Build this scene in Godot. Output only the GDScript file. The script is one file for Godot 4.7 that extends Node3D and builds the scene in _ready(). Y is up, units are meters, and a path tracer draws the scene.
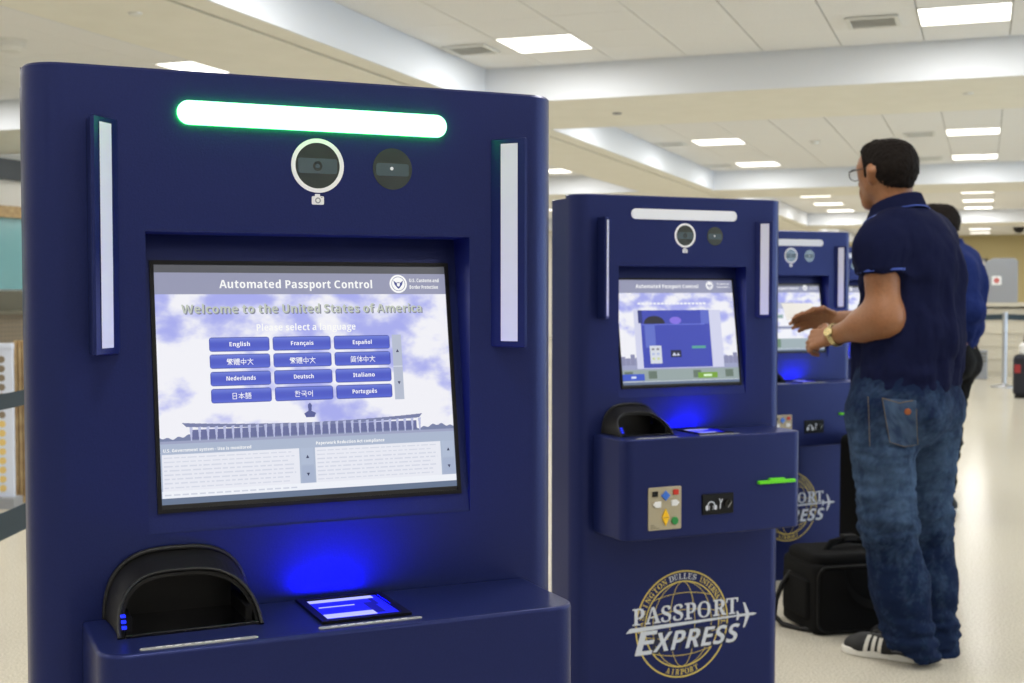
extends Node3D
# An airport arrivals hall with a diagonal row of passport kiosks and two travellers.

const EYE := Vector3(0, 1.26, 0)
const YAW := 20.1
const PITCH := -2.2
const FOCAL := 1290.0
const CEIL_HIGH := 3.182
const CEIL_LOW := 2.873
const TILE := 0.61
const KIOSK_TURN := 44.4
const KIOSK_AT := Vector3(-0.7875, 0, -1.4373)
const KIOSK_STEP := Vector3(-0.003, 0, -2.125)

var M := {}
var used := {}
var cam_basis: Basis


# ---------------------------------------------------------------- mesh tools
class MB:
	var v := PackedVector3Array()
	var n := PackedVector3Array()
	var uv := PackedVector2Array()
	var col := PackedColorArray()
	var xf := Transform3D()

	func tri(a: Vector3, b: Vector3, c: Vector3, na: Vector3, nb: Vector3, nc: Vector3, ua := Vector2.ZERO, ub := Vector2.ZERO, uc := Vector2.ZERO) -> void:
		a = xf * a; b = xf * b; c = xf * c
		na = (xf.basis * na).normalized(); nb = (xf.basis * nb).normalized(); nc = (xf.basis * nc).normalized()
		var g := (c - a).cross(b - a)
		if g.length_squared() < 1e-18:
			return
		if g.dot(na + nb + nc) < 0.0:
			var t := b; b = c; c = t
			t = nb; nb = nc; nc = t
			var u := ub; ub = uc; uc = u
		v.append(a); v.append(b); v.append(c)
		n.append(na); n.append(nb); n.append(nc)
		uv.append(ua); uv.append(ub); uv.append(uc)

	func quad(a: Vector3, b: Vector3, c: Vector3, d: Vector3, nn: Vector3) -> void:
		tri(a, b, c, nn, nn, nn, Vector2(0, 0), Vector2(1, 0), Vector2(1, 1))
		tri(a, c, d, nn, nn, nn, Vector2(0, 0), Vector2(1, 1), Vector2(0, 1))

	func squad(a: Vector3, b: Vector3, c: Vector3, d: Vector3, na: Vector3, nb: Vector3, nc: Vector3, nd: Vector3) -> void:
		tri(a, b, c, na, nb, nc)
		tri(a, c, d, na, nc, nd)

	func box(c: Vector3, s: Vector3) -> void:
		var h := s / 2.0
		for ax in 3:
			for sg in [-1.0, 1.0]:
				var nn := Vector3.ZERO
				nn[ax] = sg
				var p := Vector3.ZERO; var q := Vector3.ZERO
				p[(ax + 1) % 3] = h[(ax + 1) % 3]
				q[(ax + 2) % 3] = h[(ax + 2) % 3]
				var o: Vector3 = c + nn * h[ax]
				quad(o - p - q, o + p - q, o + p + q, o - p + q, nn)

	# a plan outline (x, z) raised from y0 to y1, its edges rounded by r
	func prism(o: PackedVector2Array, y0: float, y1: float, r := 0.0, steps := 1, bottom := true) -> void:
		var k := o.size()
		var area := 0.0
		for i in k:
			area += o[i].cross(o[(i + 1) % k])
		var sgn := 1.0 if area > 0.0 else -1.0
		var en := PackedVector2Array()
		for i in k:
			var e := (o[(i + 1) % k] - o[i]).normalized()
			en.append(Vector2(e.y, -e.x) * sgn)
		var mit := PackedVector2Array()
		for i in k:
			var n1 := en[(i + k - 1) % k]
			var n2 := en[i]
			mit.append((n1 + n2) / maxf(0.3, 1.0 + n1.dot(n2)))
		var rings := []
		if r > 0.0:
			if bottom:
				for q in steps + 1:
					var a := PI / 2 * q / steps
					rings.append([y0 + r * (1.0 - cos(a)), r * (1.0 - sin(a)), -cos(a)])
			else:
				rings.append([y0, 0.0, 0.0])
			for s in steps + 1:
				var a := PI / 2 * s / steps
				rings.append([y1 - r + r * sin(a), r * (1.0 - cos(a)), sin(a)])
		else:
			rings = [[y0, 0.0, 0.0], [y1, 0.0, 0.0]]
		for q in rings.size() - 1:
			var A: Array = rings[q]
			var B: Array = rings[q + 1]
			for i in k:
				var j := (i + 1) % k
				var ni := en[i]
				var nj := en[i]
				var prev := en[(i + k - 1) % k]
				var nxt := en[j]
				if prev.dot(en[i]) > 0.75:
					ni = (prev + en[i]).normalized()
				if nxt.dot(en[i]) > 0.75:
					nj = (nxt + en[i]).normalized()
				var ca: float = sqrt(maxf(0.0, 1.0 - A[2] * A[2]))
				var cb: float = sqrt(maxf(0.0, 1.0 - B[2] * B[2]))
				var pa := o[i] - mit[i] * float(A[1])
				var pb := o[j] - mit[j] * float(A[1])
				var pc := o[j] - mit[j] * float(B[1])
				var pd := o[i] - mit[i] * float(B[1])
				squad(Vector3(pa.x, A[0], pa.y), Vector3(pb.x, A[0], pb.y), Vector3(pc.x, B[0], pc.y), Vector3(pd.x, B[0], pd.y),
					Vector3(ni.x * ca, A[2], ni.y * ca), Vector3(nj.x * ca, A[2], nj.y * ca), Vector3(nj.x * cb, B[2], nj.y * cb), Vector3(ni.x * cb, B[2], ni.y * cb))
		for cap in [0, 1]:
			var ins: float = r if (cap == 1 or bottom) else 0.0
			var y: float = y1 if cap else y0
			var poly := PackedVector2Array()
			for i in k:
				poly.append(o[i] - mit[i] * ins)
			var ix := Geometry2D.triangulate_polygon(poly)
			var nn := Vector3.UP if cap else Vector3.DOWN
			for t in range(0, ix.size(), 3):
				var a := poly[ix[t]]; var b := poly[ix[t + 1]]; var c := poly[ix[t + 2]]
				tri(Vector3(a.x, y, a.y), Vector3(b.x, y, b.y), Vector3(c.x, y, c.y), nn, nn, nn)

	func tube(pts: Array, r: Variant, sides := 8, closed := false) -> void:
		var k := pts.size()
		var rings := []
		var up := Vector3.ZERO
		for i in k:
			var t: Vector3
			if closed:
				t = pts[(i + 1) % k] - pts[(i + k - 1) % k]
			else:
				t = pts[mini(i + 1, k - 1)] - pts[maxi(i - 1, 0)]
			t = t.normalized()
			if up == Vector3.ZERO:
				up = t.cross(Vector3.RIGHT if absf(t.x) < 0.8 else Vector3.FORWARD).normalized()
			up = (up - t * up.dot(t)).normalized()
			var sd := t.cross(up)
			var rad: float = r[i] if r is Array else r
			var ring := []
			for s in sides:
				var a := TAU * s / sides
				var dd := up * cos(a) + sd * sin(a)
				ring.append([pts[i] + dd * rad, dd])
			rings.append(ring)
		for i in (k if closed else k - 1):
			var A: Array = rings[i]
			var B: Array = rings[(i + 1) % k]
			for s in sides:
				var q := (s + 1) % sides
				squad(A[s][0], A[q][0], B[q][0], B[s][0], A[s][1], A[q][1], B[q][1], B[s][1])
		if not closed:
			for e in [0, k - 1]:
				var nn: Vector3 = (pts[0] - pts[1]).normalized() if e == 0 else (pts[k - 1] - pts[k - 2]).normalized()
				for s in range(1, sides - 1):
					tri(rings[e][0][0], rings[e][s][0], rings[e][s + 1][0], nn, nn, nn)

	# profile of (radius, y) turned round the y axis
	func lathe(prof: Array, sides := 24) -> void:
		for i in prof.size() - 1:
			var p: Vector2 = prof[i]
			var q: Vector2 = prof[i + 1]
			var dd := (q - p).normalized()
			var nn := Vector2(dd.y, -dd.x)
			for s in sides:
				var a := TAU * s / sides
				var b := TAU * (s + 1) / sides
				var fa := Vector3(cos(a), 0, sin(a))
				var fb := Vector3(cos(b), 0, sin(b))
				squad(fa * p.x + Vector3.UP * p.y, fb * p.x + Vector3.UP * p.y, fb * q.x + Vector3.UP * q.y, fa * q.x + Vector3.UP * q.y,
					fa * nn.x + Vector3.UP * nn.y, fb * nn.x + Vector3.UP * nn.y, fb * nn.x + Vector3.UP * nn.y, fa * nn.x + Vector3.UP * nn.y)

	# flat ring in the xy plane facing +z, with a little thickness
	func ring(c: Vector3, r0: float, r1: float, t: float, sides := 48, a0 := 0.0, a1 := TAU) -> void:
		for s in sides:
			var a := a0 + (a1 - a0) * s / sides
			var b := a0 + (a1 - a0) * (s + 1) / sides
			var fa := Vector3(cos(a), sin(a), 0)
			var fb := Vector3(cos(b), sin(b), 0)
			var z := Vector3(0, 0, t)
			quad(c + fa * r0 + z, c + fa * r1 + z, c + fb * r1 + z, c + fb * r0 + z, Vector3.BACK)
			if t > 0.0:
				squad(c + fa * r1, c + fb * r1, c + fb * r1 + z, c + fa * r1 + z, fa, fb, fb, fa)
				if r0 > 0.0:
					squad(c + fa * r0, c + fb * r0, c + fb * r0 + z, c + fa * r0 + z, -fa, -fb, -fb, -fa)

	# a stroke of width w between two points of the xy plane, facing +z
	func bar(a: Vector2, b: Vector2, w: float, z: float) -> void:
		var d := (b - a).normalized() * (w / 2.0)
		var s := Vector2(-d.y, d.x)
		var p := a - d + s; var q := b + d + s; var r := b + d - s; var t := a - d - s
		quad(Vector3(p.x, p.y, z), Vector3(q.x, q.y, z), Vector3(r.x, r.y, z), Vector3(t.x, t.y, z), Vector3.BACK)

	# polygon in the xy plane, from z0 to z1
	func plate(poly: PackedVector2Array, z0: float, z1: float, r := 0.0) -> void:
		var keep := xf
		xf = keep * Transform3D(Basis(Vector3.RIGHT, Vector3.BACK, Vector3.UP), Vector3.ZERO)
		# local (x, y, z) of prism = (x, z, y) of the plate
		prism(poly, z0, z1, r)
		xf = keep

	func join(m: Mesh, t: Transform3D) -> void:
		for s in m.get_surface_count():
			var ar := m.surface_get_arrays(s)
			var pv: PackedVector3Array = ar[Mesh.ARRAY_VERTEX]
			var pn: PackedVector3Array = ar[Mesh.ARRAY_NORMAL]
			var ix: PackedInt32Array = ar[Mesh.ARRAY_INDEX] if ar[Mesh.ARRAY_INDEX] != null else PackedInt32Array(range(pv.size()))
			for i in range(0, ix.size() - 2, 3):
				tri(t * pv[ix[i]], t * pv[ix[i + 1]], t * pv[ix[i + 2]], t.basis * pn[ix[i]], t.basis * pn[ix[i + 1]], t.basis * pn[ix[i + 2]])

	func mesh() -> ArrayMesh:
		var a := []
		a.resize(Mesh.ARRAY_MAX)
		a[Mesh.ARRAY_VERTEX] = v
		a[Mesh.ARRAY_NORMAL] = n
		a[Mesh.ARRAY_TEX_UV] = uv
		if col.size() == v.size() and col.size() > 0:
			a[Mesh.ARRAY_COLOR] = col
		var m := ArrayMesh.new()
		m.add_surface_from_arrays(Mesh.PRIMITIVE_TRIANGLES, a)
		return m


# a smooth union of tapered capsules, meshed as surface nets
class Field:
	var A := PackedVector3Array()
	var B := PackedVector3Array()
	var RA := PackedFloat32Array()
	var RB := PackedFloat32Array()
	var CN := PackedVector3Array()
	var CD := PackedFloat32Array()
	var HN := []
	var HD := []
	var k := 0.03
	var warp = null

	func cap(a: Vector3, b: Vector3, ra: float, rb: float, cut_n := Vector3.ZERO, cut_p := Vector3.ZERO) -> void:
		A.append(a); B.append(b); RA.append(ra); RB.append(rb)
		CN.append(cut_n.normalized() if cut_n != Vector3.ZERO else cut_n)
		CD.append(cut_n.normalized().dot(cut_p))

	func chain(pts: Array, rs: Array) -> void:
		for i in pts.size() - 1:
			cap(pts[i], pts[i + 1], rs[i], rs[i + 1])

	func cut(nrm: Vector3, p: Vector3) -> void:
		HN.append(nrm.normalized())
		HD.append(nrm.normalized().dot(p))

	func one(i: int, p: Vector3) -> float:
		var a := A[i]
		var ab := B[i] - a
		var l := ab.length_squared()
		var t := clampf((p - a).dot(ab) / l, 0.0, 1.0) if l > 1e-12 else 0.0
		var d := p.distance_to(a + ab * t) - lerpf(RA[i], RB[i], t)
		if CN[i] != Vector3.ZERO:
			d = maxf(d, p.dot(CN[i]) - CD[i])
		return d

	func at(p: Vector3, which: PackedInt32Array = PackedInt32Array()) -> float:
		var d := 1e3
		if which.is_empty():
			for i in A.size():
				var e := one(i, p)
				var h := k - absf(d - e)
				d = minf(d, e) - (h * h / (4.0 * k) if h > 0.0 else 0.0)
		else:
			for i in which:
				var e := one(i, p)
				var h := k - absf(d - e)
				d = minf(d, e) - (h * h / (4.0 * k) if h > 0.0 else 0.0)
		for i in HN.size():
			d = maxf(d, p.dot(HN[i]) - float(HD[i]))
		return d

	# first point of the surface from o along dir
	func hit(o: Vector3, dir: Vector3) -> Vector3:
		var p := o
		for i in 60:
			var d := at(p)
			if d < 0.0003:
				break
			p += dir * d * 0.9
		return p

	func grad(p: Vector3) -> Vector3:
		var e := 0.002
		return Vector3(at(p + Vector3(e, 0, 0)) - at(p - Vector3(e, 0, 0)), at(p + Vector3(0, e, 0)) - at(p - Vector3(0, e, 0)), at(p + Vector3(0, 0, e)) - at(p - Vector3(0, 0, e))).normalized()

	func build(mb: MB, cell: float, tint = null) -> void:
		var lo := Vector3.ONE * 1e3
		var hi := -lo
		for i in A.size():
			lo = lo.min(A[i] - Vector3.ONE * RA[i]).min(B[i] - Vector3.ONE * RB[i])
			hi = hi.max(A[i] + Vector3.ONE * RA[i]).max(B[i] + Vector3.ONE * RB[i])
		lo -= Vector3.ONE * cell * 2.5
		hi += Vector3.ONE * cell * 2.5
		var bn := Vector3i(((hi - lo) / (cell * 4.0)).ceil())
		var nx := bn.x * 4 + 1
		var ny := bn.y * 4 + 1
		var nz := bn.z * 4 + 1
		var val := PackedFloat32Array()
		val.resize(nx * ny * nz)
		val.fill(1.0)
		var half := cell * 2.0 * 1.7321
		var live := []
		for bz in bn.z:
			for by in bn.y:
				for bx in bn.x:
					var c := lo + Vector3(bx * 4 + 2, by * 4 + 2, bz * 4 + 2) * cell
					var near := 1e3
					var ds := PackedFloat32Array()
					for i in A.size():
						var e := one(i, c)
						ds.append(e)
						near = minf(near, e)
					if near - k > half or near < -half - 0.3:
						continue
					var d := at(c)
					if absf(d) > half:
						continue
					var which := PackedInt32Array()
					for i in A.size():
						if ds[i] < near + 2.0 * half + 2.0 * k:
							which.append(i)
					live.append(Vector3i(bx, by, bz))
					for z in 5:
						for y in 5:
							var row := ((bz * 4 + z) * ny + by * 4 + y) * nx + bx * 4
							for x in 5:
								val[row + x] = at(lo + Vector3(bx * 4 + x, by * 4 + y, bz * 4 + z) * cell, which)
		var id := {}
		var pos := PackedVector3Array()
		var sx := 1
		var sy := nx
		var sz := nx * ny
		var offs := [0, sx, sy, sx + sy, sz, sx + sz, sy + sz, sx + sy + sz]
		var cor := [Vector3(0, 0, 0), Vector3(1, 0, 0), Vector3(0, 1, 0), Vector3(1, 1, 0), Vector3(0, 0, 1), Vector3(1, 0, 1), Vector3(0, 1, 1), Vector3(1, 1, 1)]
		var edges := [[0, 1], [2, 3], [4, 5], [6, 7], [0, 2], [1, 3], [4, 6], [5, 7], [0, 4], [1, 5], [2, 6], [3, 7]]
		for b in live:
			for z in 4:
				for y in 4:
					for x in 4:
						var ix: int = b.x * 4 + x
						var iy: int = b.y * 4 + y
						var iz: int = b.z * 4 + z
						var at0 := iz * sz + iy * sy + ix
						var neg := 0
						for o in offs:
							if val[at0 + o] < 0.0:
								neg += 1
						if neg == 0 or neg == 8:
							continue
						var sum := Vector3.ZERO
						var cnt := 0
						for e in edges:
							var va := val[at0 + offs[e[0]]]
							var vb := val[at0 + offs[e[1]]]
							if (va < 0.0) != (vb < 0.0):
								sum += cor[e[0]].lerp(cor[e[1]], va / (va - vb))
								cnt += 1
						id[at0] = pos.size()
						pos.append(lo + (Vector3(ix, iy, iz) + sum / cnt) * cell)
		var faces := PackedInt32Array()
		for at0 in id:
			var v0 := val[at0] < 0.0
			for ax in 3:
				var st: int = [sx, sy, sz][ax]
				var u: int = [sy, sz, sx][ax]
				var w: int = [sz, sx, sy][ax]
				if (val[at0 + st] < 0.0) == v0:
					continue
				if not (id.has(at0 - u) and id.has(at0 - w) and id.has(at0 - u - w)):
					continue
				var q := [id[at0], id[at0 - u], id[at0 - u - w], id[at0 - w]]
				if not v0:
					q.reverse()
				faces.append_array([q[0], q[1], q[2], q[0], q[2], q[3]])
		for pass_n in (2 if warp != null else 1):
			var nor := PackedVector3Array()
			nor.resize(pos.size())
			for f in range(0, faces.size(), 3):
				var g := (pos[faces[f + 1]] - pos[faces[f]]).cross(pos[faces[f + 2]] - pos[faces[f]])
				for j in 3:
					nor[faces[f + j]] += g
			if pass_n == 0 and warp != null:
				for i in pos.size():
					pos[i] += nor[i].normalized() * float(warp.call(pos[i]))
				continue
			var cs := PackedColorArray()
			if tint != null:
				for i in pos.size():
					cs.append(tint.call(pos[i]))
			for f in range(0, faces.size(), 3):
				for j in [0, 2, 1]:
					mb.v.append(pos[faces[f + j]])
					mb.n.append(nor[faces[f + j]].normalized())
					mb.uv.append(Vector2.ZERO)
					if tint != null:
						mb.col.append(cs[faces[f + j]])


func numbered(called: String) -> String:
	used[called] = used.get(called, -1) + 1
	return called if used[called] == 0 else "%s_%03d" % [called, used[called]]


func thing(called: String, label: String, category: String, at := Vector3.ZERO, turn := 0.0, group := "") -> Node3D:
	var o := Node3D.new()
	o.name = numbered(called)
	add_child(o)
	o.position = at
	o.rotation_degrees.y = turn
	tag(o, label, category, group)
	return o


func tag(o: Node, label: String, category: String, group := "") -> void:
	o.set_meta("label", label)
	o.set_meta("category", category)
	if group:
		o.set_meta("group", group)


func part(called: String, m: Variant, mt: Material, parent: Node, xf := Transform3D()) -> MeshInstance3D:
	var o := MeshInstance3D.new()
	o.name = called
	o.mesh = m.mesh() if m is MB else m
	o.material_override = mt
	o.transform = xf
	parent.add_child(o, true)
	return o


func structure(called: String, m: Variant, mt: Material) -> MeshInstance3D:
	var o := part(called, m, mt, self)
	o.set_meta("kind", "structure")
	return o


func boxes(list: Array) -> MB:
	var b := MB.new()
	for e in list:
		b.box(e[0], e[1])
	return b


# box given by two corners
func span(a: Vector3, b: Vector3) -> MB:
	var m := MB.new()
	m.box((a + b) / 2.0, (b - a).abs())
	return m


func round_rect(w: float, h: float, r: float, c := Vector2.ZERO, seg := 5) -> PackedVector2Array:
	var o := PackedVector2Array()
	var cs := [Vector2(w / 2 - r, h / 2 - r), Vector2(-w / 2 + r, h / 2 - r), Vector2(-w / 2 + r, -h / 2 + r), Vector2(w / 2 - r, -h / 2 + r)]
	for q in 4:
		for s in seg + 1:
			var a := PI / 2 * (q + float(s) / seg)
			o.append(c + cs[q] + Vector2(cos(a), sin(a)) * r)
	return o


func disc(r: float, c := Vector2.ZERO, seg := 32) -> PackedVector2Array:
	var o := PackedVector2Array()
	for s in seg:
		o.append(c + Vector2.from_angle(TAU * s / seg) * r)
	return o


func mat(c: Color, rough := 0.6, metal := 0.0, spec := 0.5) -> StandardMaterial3D:
	var m := StandardMaterial3D.new()
	m.albedo_color = c
	m.roughness = rough
	m.metallic = metal
	m.metallic_specular = spec
	return m


func glow(c: Color, energy := 1.0, base := Color(0, 0, 0)) -> StandardMaterial3D:
	var m := mat(base, 0.4)
	m.emission_enabled = true
	m.emission = c
	m.emission_energy_multiplier = energy
	return m


func noise_tex(freq: float, lo: Color, hi: Color, sd: int, size := 512, octaves := 4, normal := false, strength := 4.0, kind := FastNoiseLite.TYPE_SIMPLEX_SMOOTH) -> NoiseTexture2D:
	var f := FastNoiseLite.new()
	f.seed = sd
	f.noise_type = kind
	f.frequency = freq
	f.fractal_octaves = octaves
	var t := NoiseTexture2D.new()
	t.width = size
	t.height = size
	t.seamless = true
	t.noise = f
	if normal:
		t.as_normal_map = true
		t.bump_strength = strength
	else:
		var g := Gradient.new()
		g.set_color(0, lo)
		g.set_color(1, hi)
		t.color_ramp = g
	return t


func triplanar(m: StandardMaterial3D, tex: Texture2D, scale: float, world := false, nrm: Texture2D = null, ns := 0.3) -> StandardMaterial3D:
	m.albedo_texture = tex
	m.uv1_triplanar = true
	m.uv1_world_triplanar = world
	m.uv1_scale = Vector3.ONE * scale
	if nrm:
		m.normal_enabled = true
		m.normal_texture = nrm
		m.normal_scale = ns
	return m


func font(serif := false, bold := true, italic := false) -> Font:
	var f := SystemFont.new()
	f.font_names = PackedStringArray(["Droid Serif" if serif else "Droid Sans"])
	f.font_weight = 700 if bold else 400
	return f


func reach(m: Mesh) -> AABB:
	var pv: PackedVector3Array = m.surface_get_arrays(0)[Mesh.ARRAY_VERTEX]
	var b := AABB(pv[0], Vector3.ZERO)
	for p in pv:
		b = b.expand(p)
	return b


# lettering in the xy plane, from x0 to x1, its baseline at y and its capitals about h high
func letters(mb: MB, s: String, x0: float, x1: float, y: float, h: float, z: float, f: Font, slant := 0.0) -> void:
	var t := TextMesh.new()
	t.text = s
	t.font = f
	t.font_size = 32
	t.pixel_size = 0.01
	t.depth = 0.0
	t.curve_step = 1.5
	t.horizontal_alignment = HORIZONTAL_ALIGNMENT_LEFT
	t.vertical_alignment = VERTICAL_ALIGNMENT_BOTTOM
	var bb := reach(t)
	var tall := TextMesh.new()
	tall.text = "E"
	tall.font = f
	tall.font_size = 32
	tall.pixel_size = 0.01
	tall.depth = 0.0
	tall.vertical_alignment = VERTICAL_ALIGNMENT_BOTTOM
	var eb := reach(tall)
	var sx := (x1 - x0) / bb.size.x
	var sy := h / eb.size.y
	var bs := Basis(Vector3(sx, 0, 0), Vector3(slant * sy, sy, 0), Vector3(0, 0, 1))
	mb.join(t, Transform3D(bs, Vector3(x0 - bb.position.x * sx, y - eb.position.y * sy, z)))


# a point of the photograph at a distance along the lens axis
func px(x: float, y: float, depth: float) -> Vector3:
	return EYE + cam_basis * (Vector3((x - 512.0) / FOCAL, -(y - 341.5) / FOCAL, -1.0) * depth)


func on_floor(x: float, y: float, h := 0.0) -> Vector3:
	var r := cam_basis * Vector3((x - 512.0) / FOCAL, -(y - 341.5) / FOCAL, -1.0)
	return EYE + r * ((h - EYE.y) / r.y)


const LIGHT := 2.65
const SCREEN := 0.92
const DAYLIGHT := 5.0
const SCANNER := 0.14


func _ready() -> void:
	var cam := Camera3D.new()
	cam.name = "camera"
	add_child(cam)
	cam.position = EYE
	cam.rotation_degrees = Vector3(PITCH, YAW, 0)
	var lens := CameraAttributesPhysical.new()
	lens.frustum_focal_length = 45.0
	lens.exposure_aperture = 10.0
	lens.frustum_focus_distance = 1.7
	cam.attributes = lens
	cam.fov = rad_to_deg(2.0 * atan(341.5 / FOCAL))
	cam.near = 0.05
	cam.far = 200.0
	cam_basis = cam.transform.basis
	var we := WorldEnvironment.new()
	we.name = "environment"
	var env := Environment.new()
	env.background_mode = Environment.BG_COLOR
	env.background_color = Color(0.80, 0.90, 1.0)
	env.background_energy_multiplier = DAYLIGHT
	env.tonemap_mode = Environment.TONE_MAPPER_LINEAR
	env.tonemap_exposure = 1.0
	env.sdfgi_enabled = true
	env.ssao_enabled = true
	env.ssil_enabled = true
	we.environment = env
	add_child(we)
	make_materials()
	build_hall()
	build_kiosks()
	build_people()


# ---------------------------------------------------------------- materials
func make_materials() -> void:
	M.navy = triplanar(mat(Color(1, 1, 1), 0.33, 0.34, 0.35), noise_tex(0.9, Color(0.108, 0.142, 0.335), Color(0.124, 0.162, 0.365), 5, 256, 2), 3.0, false, noise_tex(0.5, Color(), Color(), 6, 256, 2, true, 1.2), 0.12)
	M.navy_dark = mat(Color(0.07, 0.08, 0.19), 0.5)
	M.seam = mat(Color(0.02, 0.02, 0.04), 0.6)
	M.black = mat(Color(0.025, 0.025, 0.03), 0.4, 0.0, 0.35)
	M.black_gloss = mat(Color(0.02, 0.02, 0.025), 0.12)
	M.hood = mat(Color(0.07, 0.07, 0.075), 0.45, 0.0, 0.4)
	M.window_band = mat(Color(0.25, 0.305, 0.33), 0.25)  # grey of the bands across the camera and sensor windows
	M.lens = mat(Color(0.13, 0.175, 0.185), 0.05, 0.0, 0.7)
	M.white = mat(Color(0.88, 0.88, 0.88), 0.5)
	M.strip = mat(Color(0.84, 0.85, 0.87), 0.45)
	M.plate = mat(Color(0.62, 0.63, 0.62), 0.4, 0.2)
	M.keypad = mat(Color(0.66, 0.62, 0.52), 0.45)
	M.gold = mat(Color(0.84, 0.75, 0.38), 0.5)
	M.silver = mat(Color(0.80, 0.82, 0.86), 0.5)
	M.lime = mat(Color(0.38, 0.82, 0.10), 0.35)
	M.red_dull = mat(Color(0.60, 0.17, 0.18), 0.7)
	M.red = mat(Color(0.75, 0.16, 0.10), 0.4)
	M.blue_key = mat(Color(0.20, 0.42, 0.80), 0.4)
	M.yellow = mat(Color(0.95, 0.75, 0.05), 0.4)
	M.green_key = mat(Color(0.10, 0.50, 0.22), 0.4)
	M.tile = triplanar(mat(Color(1, 1, 1), 0.9), noise_tex(0.12, Color(0.90, 0.90, 0.89), Color(0.96, 0.96, 0.955), 11, 256, 3), 2.2, true)
	M.tile_edge = mat(Color(0.62, 0.61, 0.58), 0.8)
	M.soffit = triplanar(mat(Color(1, 1, 1), 0.45), noise_tex(0.02, Color(0.92, 0.91, 0.855), Color(0.94, 0.93, 0.88), 12, 256, 3), 0.5, true)
	M.fascia = mat(Color(0.86, 0.875, 0.90), 0.55)
	M.wall = mat(Color(0.70, 0.645, 0.47), 0.8)
	M.counter = mat(Color(0.78, 0.75, 0.68), 0.6)
	M.wall_pale = mat(Color(0.90, 0.89, 0.86), 0.8)
	M.vent = mat(Color(0.88, 0.88, 0.86), 0.6)
	M.grey = mat(Color(0.55, 0.56, 0.58), 0.5)
	M.steel = mat(Color(0.72, 0.73, 0.75), 0.3, 0.8)
	M.belt = triplanar(mat(Color(1, 1, 1), 0.75), noise_tex(0.4, Color(0.14, 0.20, 0.24), Color(0.20, 0.27, 0.31), 14, 128, 2), 6.0)
	M.panel_white = mat(Color(0.80, 0.83, 0.90), 0.5)
	M.amber = mat(Color(0.85, 0.74, 0.45), 0.6)
	M.wood = triplanar(mat(Color(1, 1, 1), 0.6), noise_tex(0.02, Color(0.62, 0.50, 0.34), Color(0.78, 0.68, 0.50), 15, 256, 4), 2.0)
	M.brown = mat(Color(0.50, 0.45, 0.38), 0.7)
	M.olive = mat(Color(0.40, 0.39, 0.33), 0.6)
	M.bulkhead = mat(Color(0.24, 0.27, 0.30), 0.5)
	M.teal_glass = mat(Color(0.48, 0.68, 0.70), 0.08)
	M.floor = triplanar(mat(Color(1, 1, 1), 0.16, 0.0, 0.07), noise_tex(0.16, Color(0.64, 0.615, 0.555), Color(0.83, 0.81, 0.76), 21, 1024, 5), 0.55, true)
	M.panel_light = glow(Color(1.0, 0.985, 0.95), 3.0, Color(0.9, 0.9, 0.9))
	M.bag_navy = mat(Color(0.08, 0.09, 0.14), 0.7)
	M.clear = mat(Color(0.95, 0.97, 1.0, 0.08), 0.05)
	M.clear.transparency = BaseMaterial3D.TRANSPARENCY_ALPHA
	M.frame_white = mat(Color(0.85, 0.85, 0.83), 0.5)


# ---------------------------------------------------------------- the hall
var light_frame_mesh: ArrayMesh
var light_panel_mesh: ArrayMesh
var tile_meshes := {}
var vent_mesh: ArrayMesh
var vent_slat: ArrayMesh


func panel_light(x: float, z: float, label: String, group: String) -> void:
	if light_frame_mesh == null:
		var f := MB.new()
		for s in [-1, 1]:
			f.box(Vector3(s * 0.300, -0.006, 0), Vector3(0.008, 0.02, 0.608))
			f.box(Vector3(0, -0.006, s * 0.300), Vector3(0.592, 0.02, 0.008))
		light_frame_mesh = f.mesh()
		var d := MB.new()
		d.prism(round_rect(0.590, 0.590, 0.01), -0.014, 0.0, 0.003)
		light_panel_mesh = d.mesh()
	var t := thing("ceiling_light", label, "ceiling light", Vector3(x, CEIL_HIGH - 0.001, z), 0.0, group)
	part("frame", light_frame_mesh, M.frame_white, t)
	part("light_diffuser", light_panel_mesh, M.panel_light, t)
	var a := AreaLight3D.new()
	a.name = "panel_glow"
	a.area_size = Vector2(0.56, 0.56)
	a.light_energy = LIGHT
	a.light_color = Color(1.0, 0.992, 0.975)
	a.area_range = 60.0
	a.shadow_enabled = true
	a.rotation_degrees.x = -90
	a.position.y = -0.03
	t.add_child(a)


func air_vent(x: float, z: float, label: String) -> void:
	if vent_mesh == null:
		var f := MB.new()
		for s in [-1, 1]:
			f.box(Vector3(s * 0.165, 0, 0), Vector3(0.03, 0.014, 0.36))
			f.box(Vector3(0, 0, s * 0.165), Vector3(0.30, 0.014, 0.03))
		vent_mesh = f.mesh()
		var q := MB.new()
		q.xf = Transform3D(Basis(Vector3.RIGHT, 0.35), Vector3.ZERO)
		q.box(Vector3.ZERO, Vector3(0.30, 0.003, 0.039))
		vent_slat = q.mesh()
	var t := thing("air_vent", label, "vent", Vector3(x, CEIL_HIGH - 0.024, z), 0.0, "ceiling air vents")
	part("vent_frame", vent_mesh, M.vent, t)
	part("backing", span(Vector3(-0.15, 0.012, -0.15), Vector3(0.15, 0.018, 0.15)), M.vent, t)
	for i in 8:
		part("slat", vent_slat, M.vent, t, Transform3D(Basis(), Vector3(0, 0.002, -0.14 + 0.04 * i)))


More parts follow.
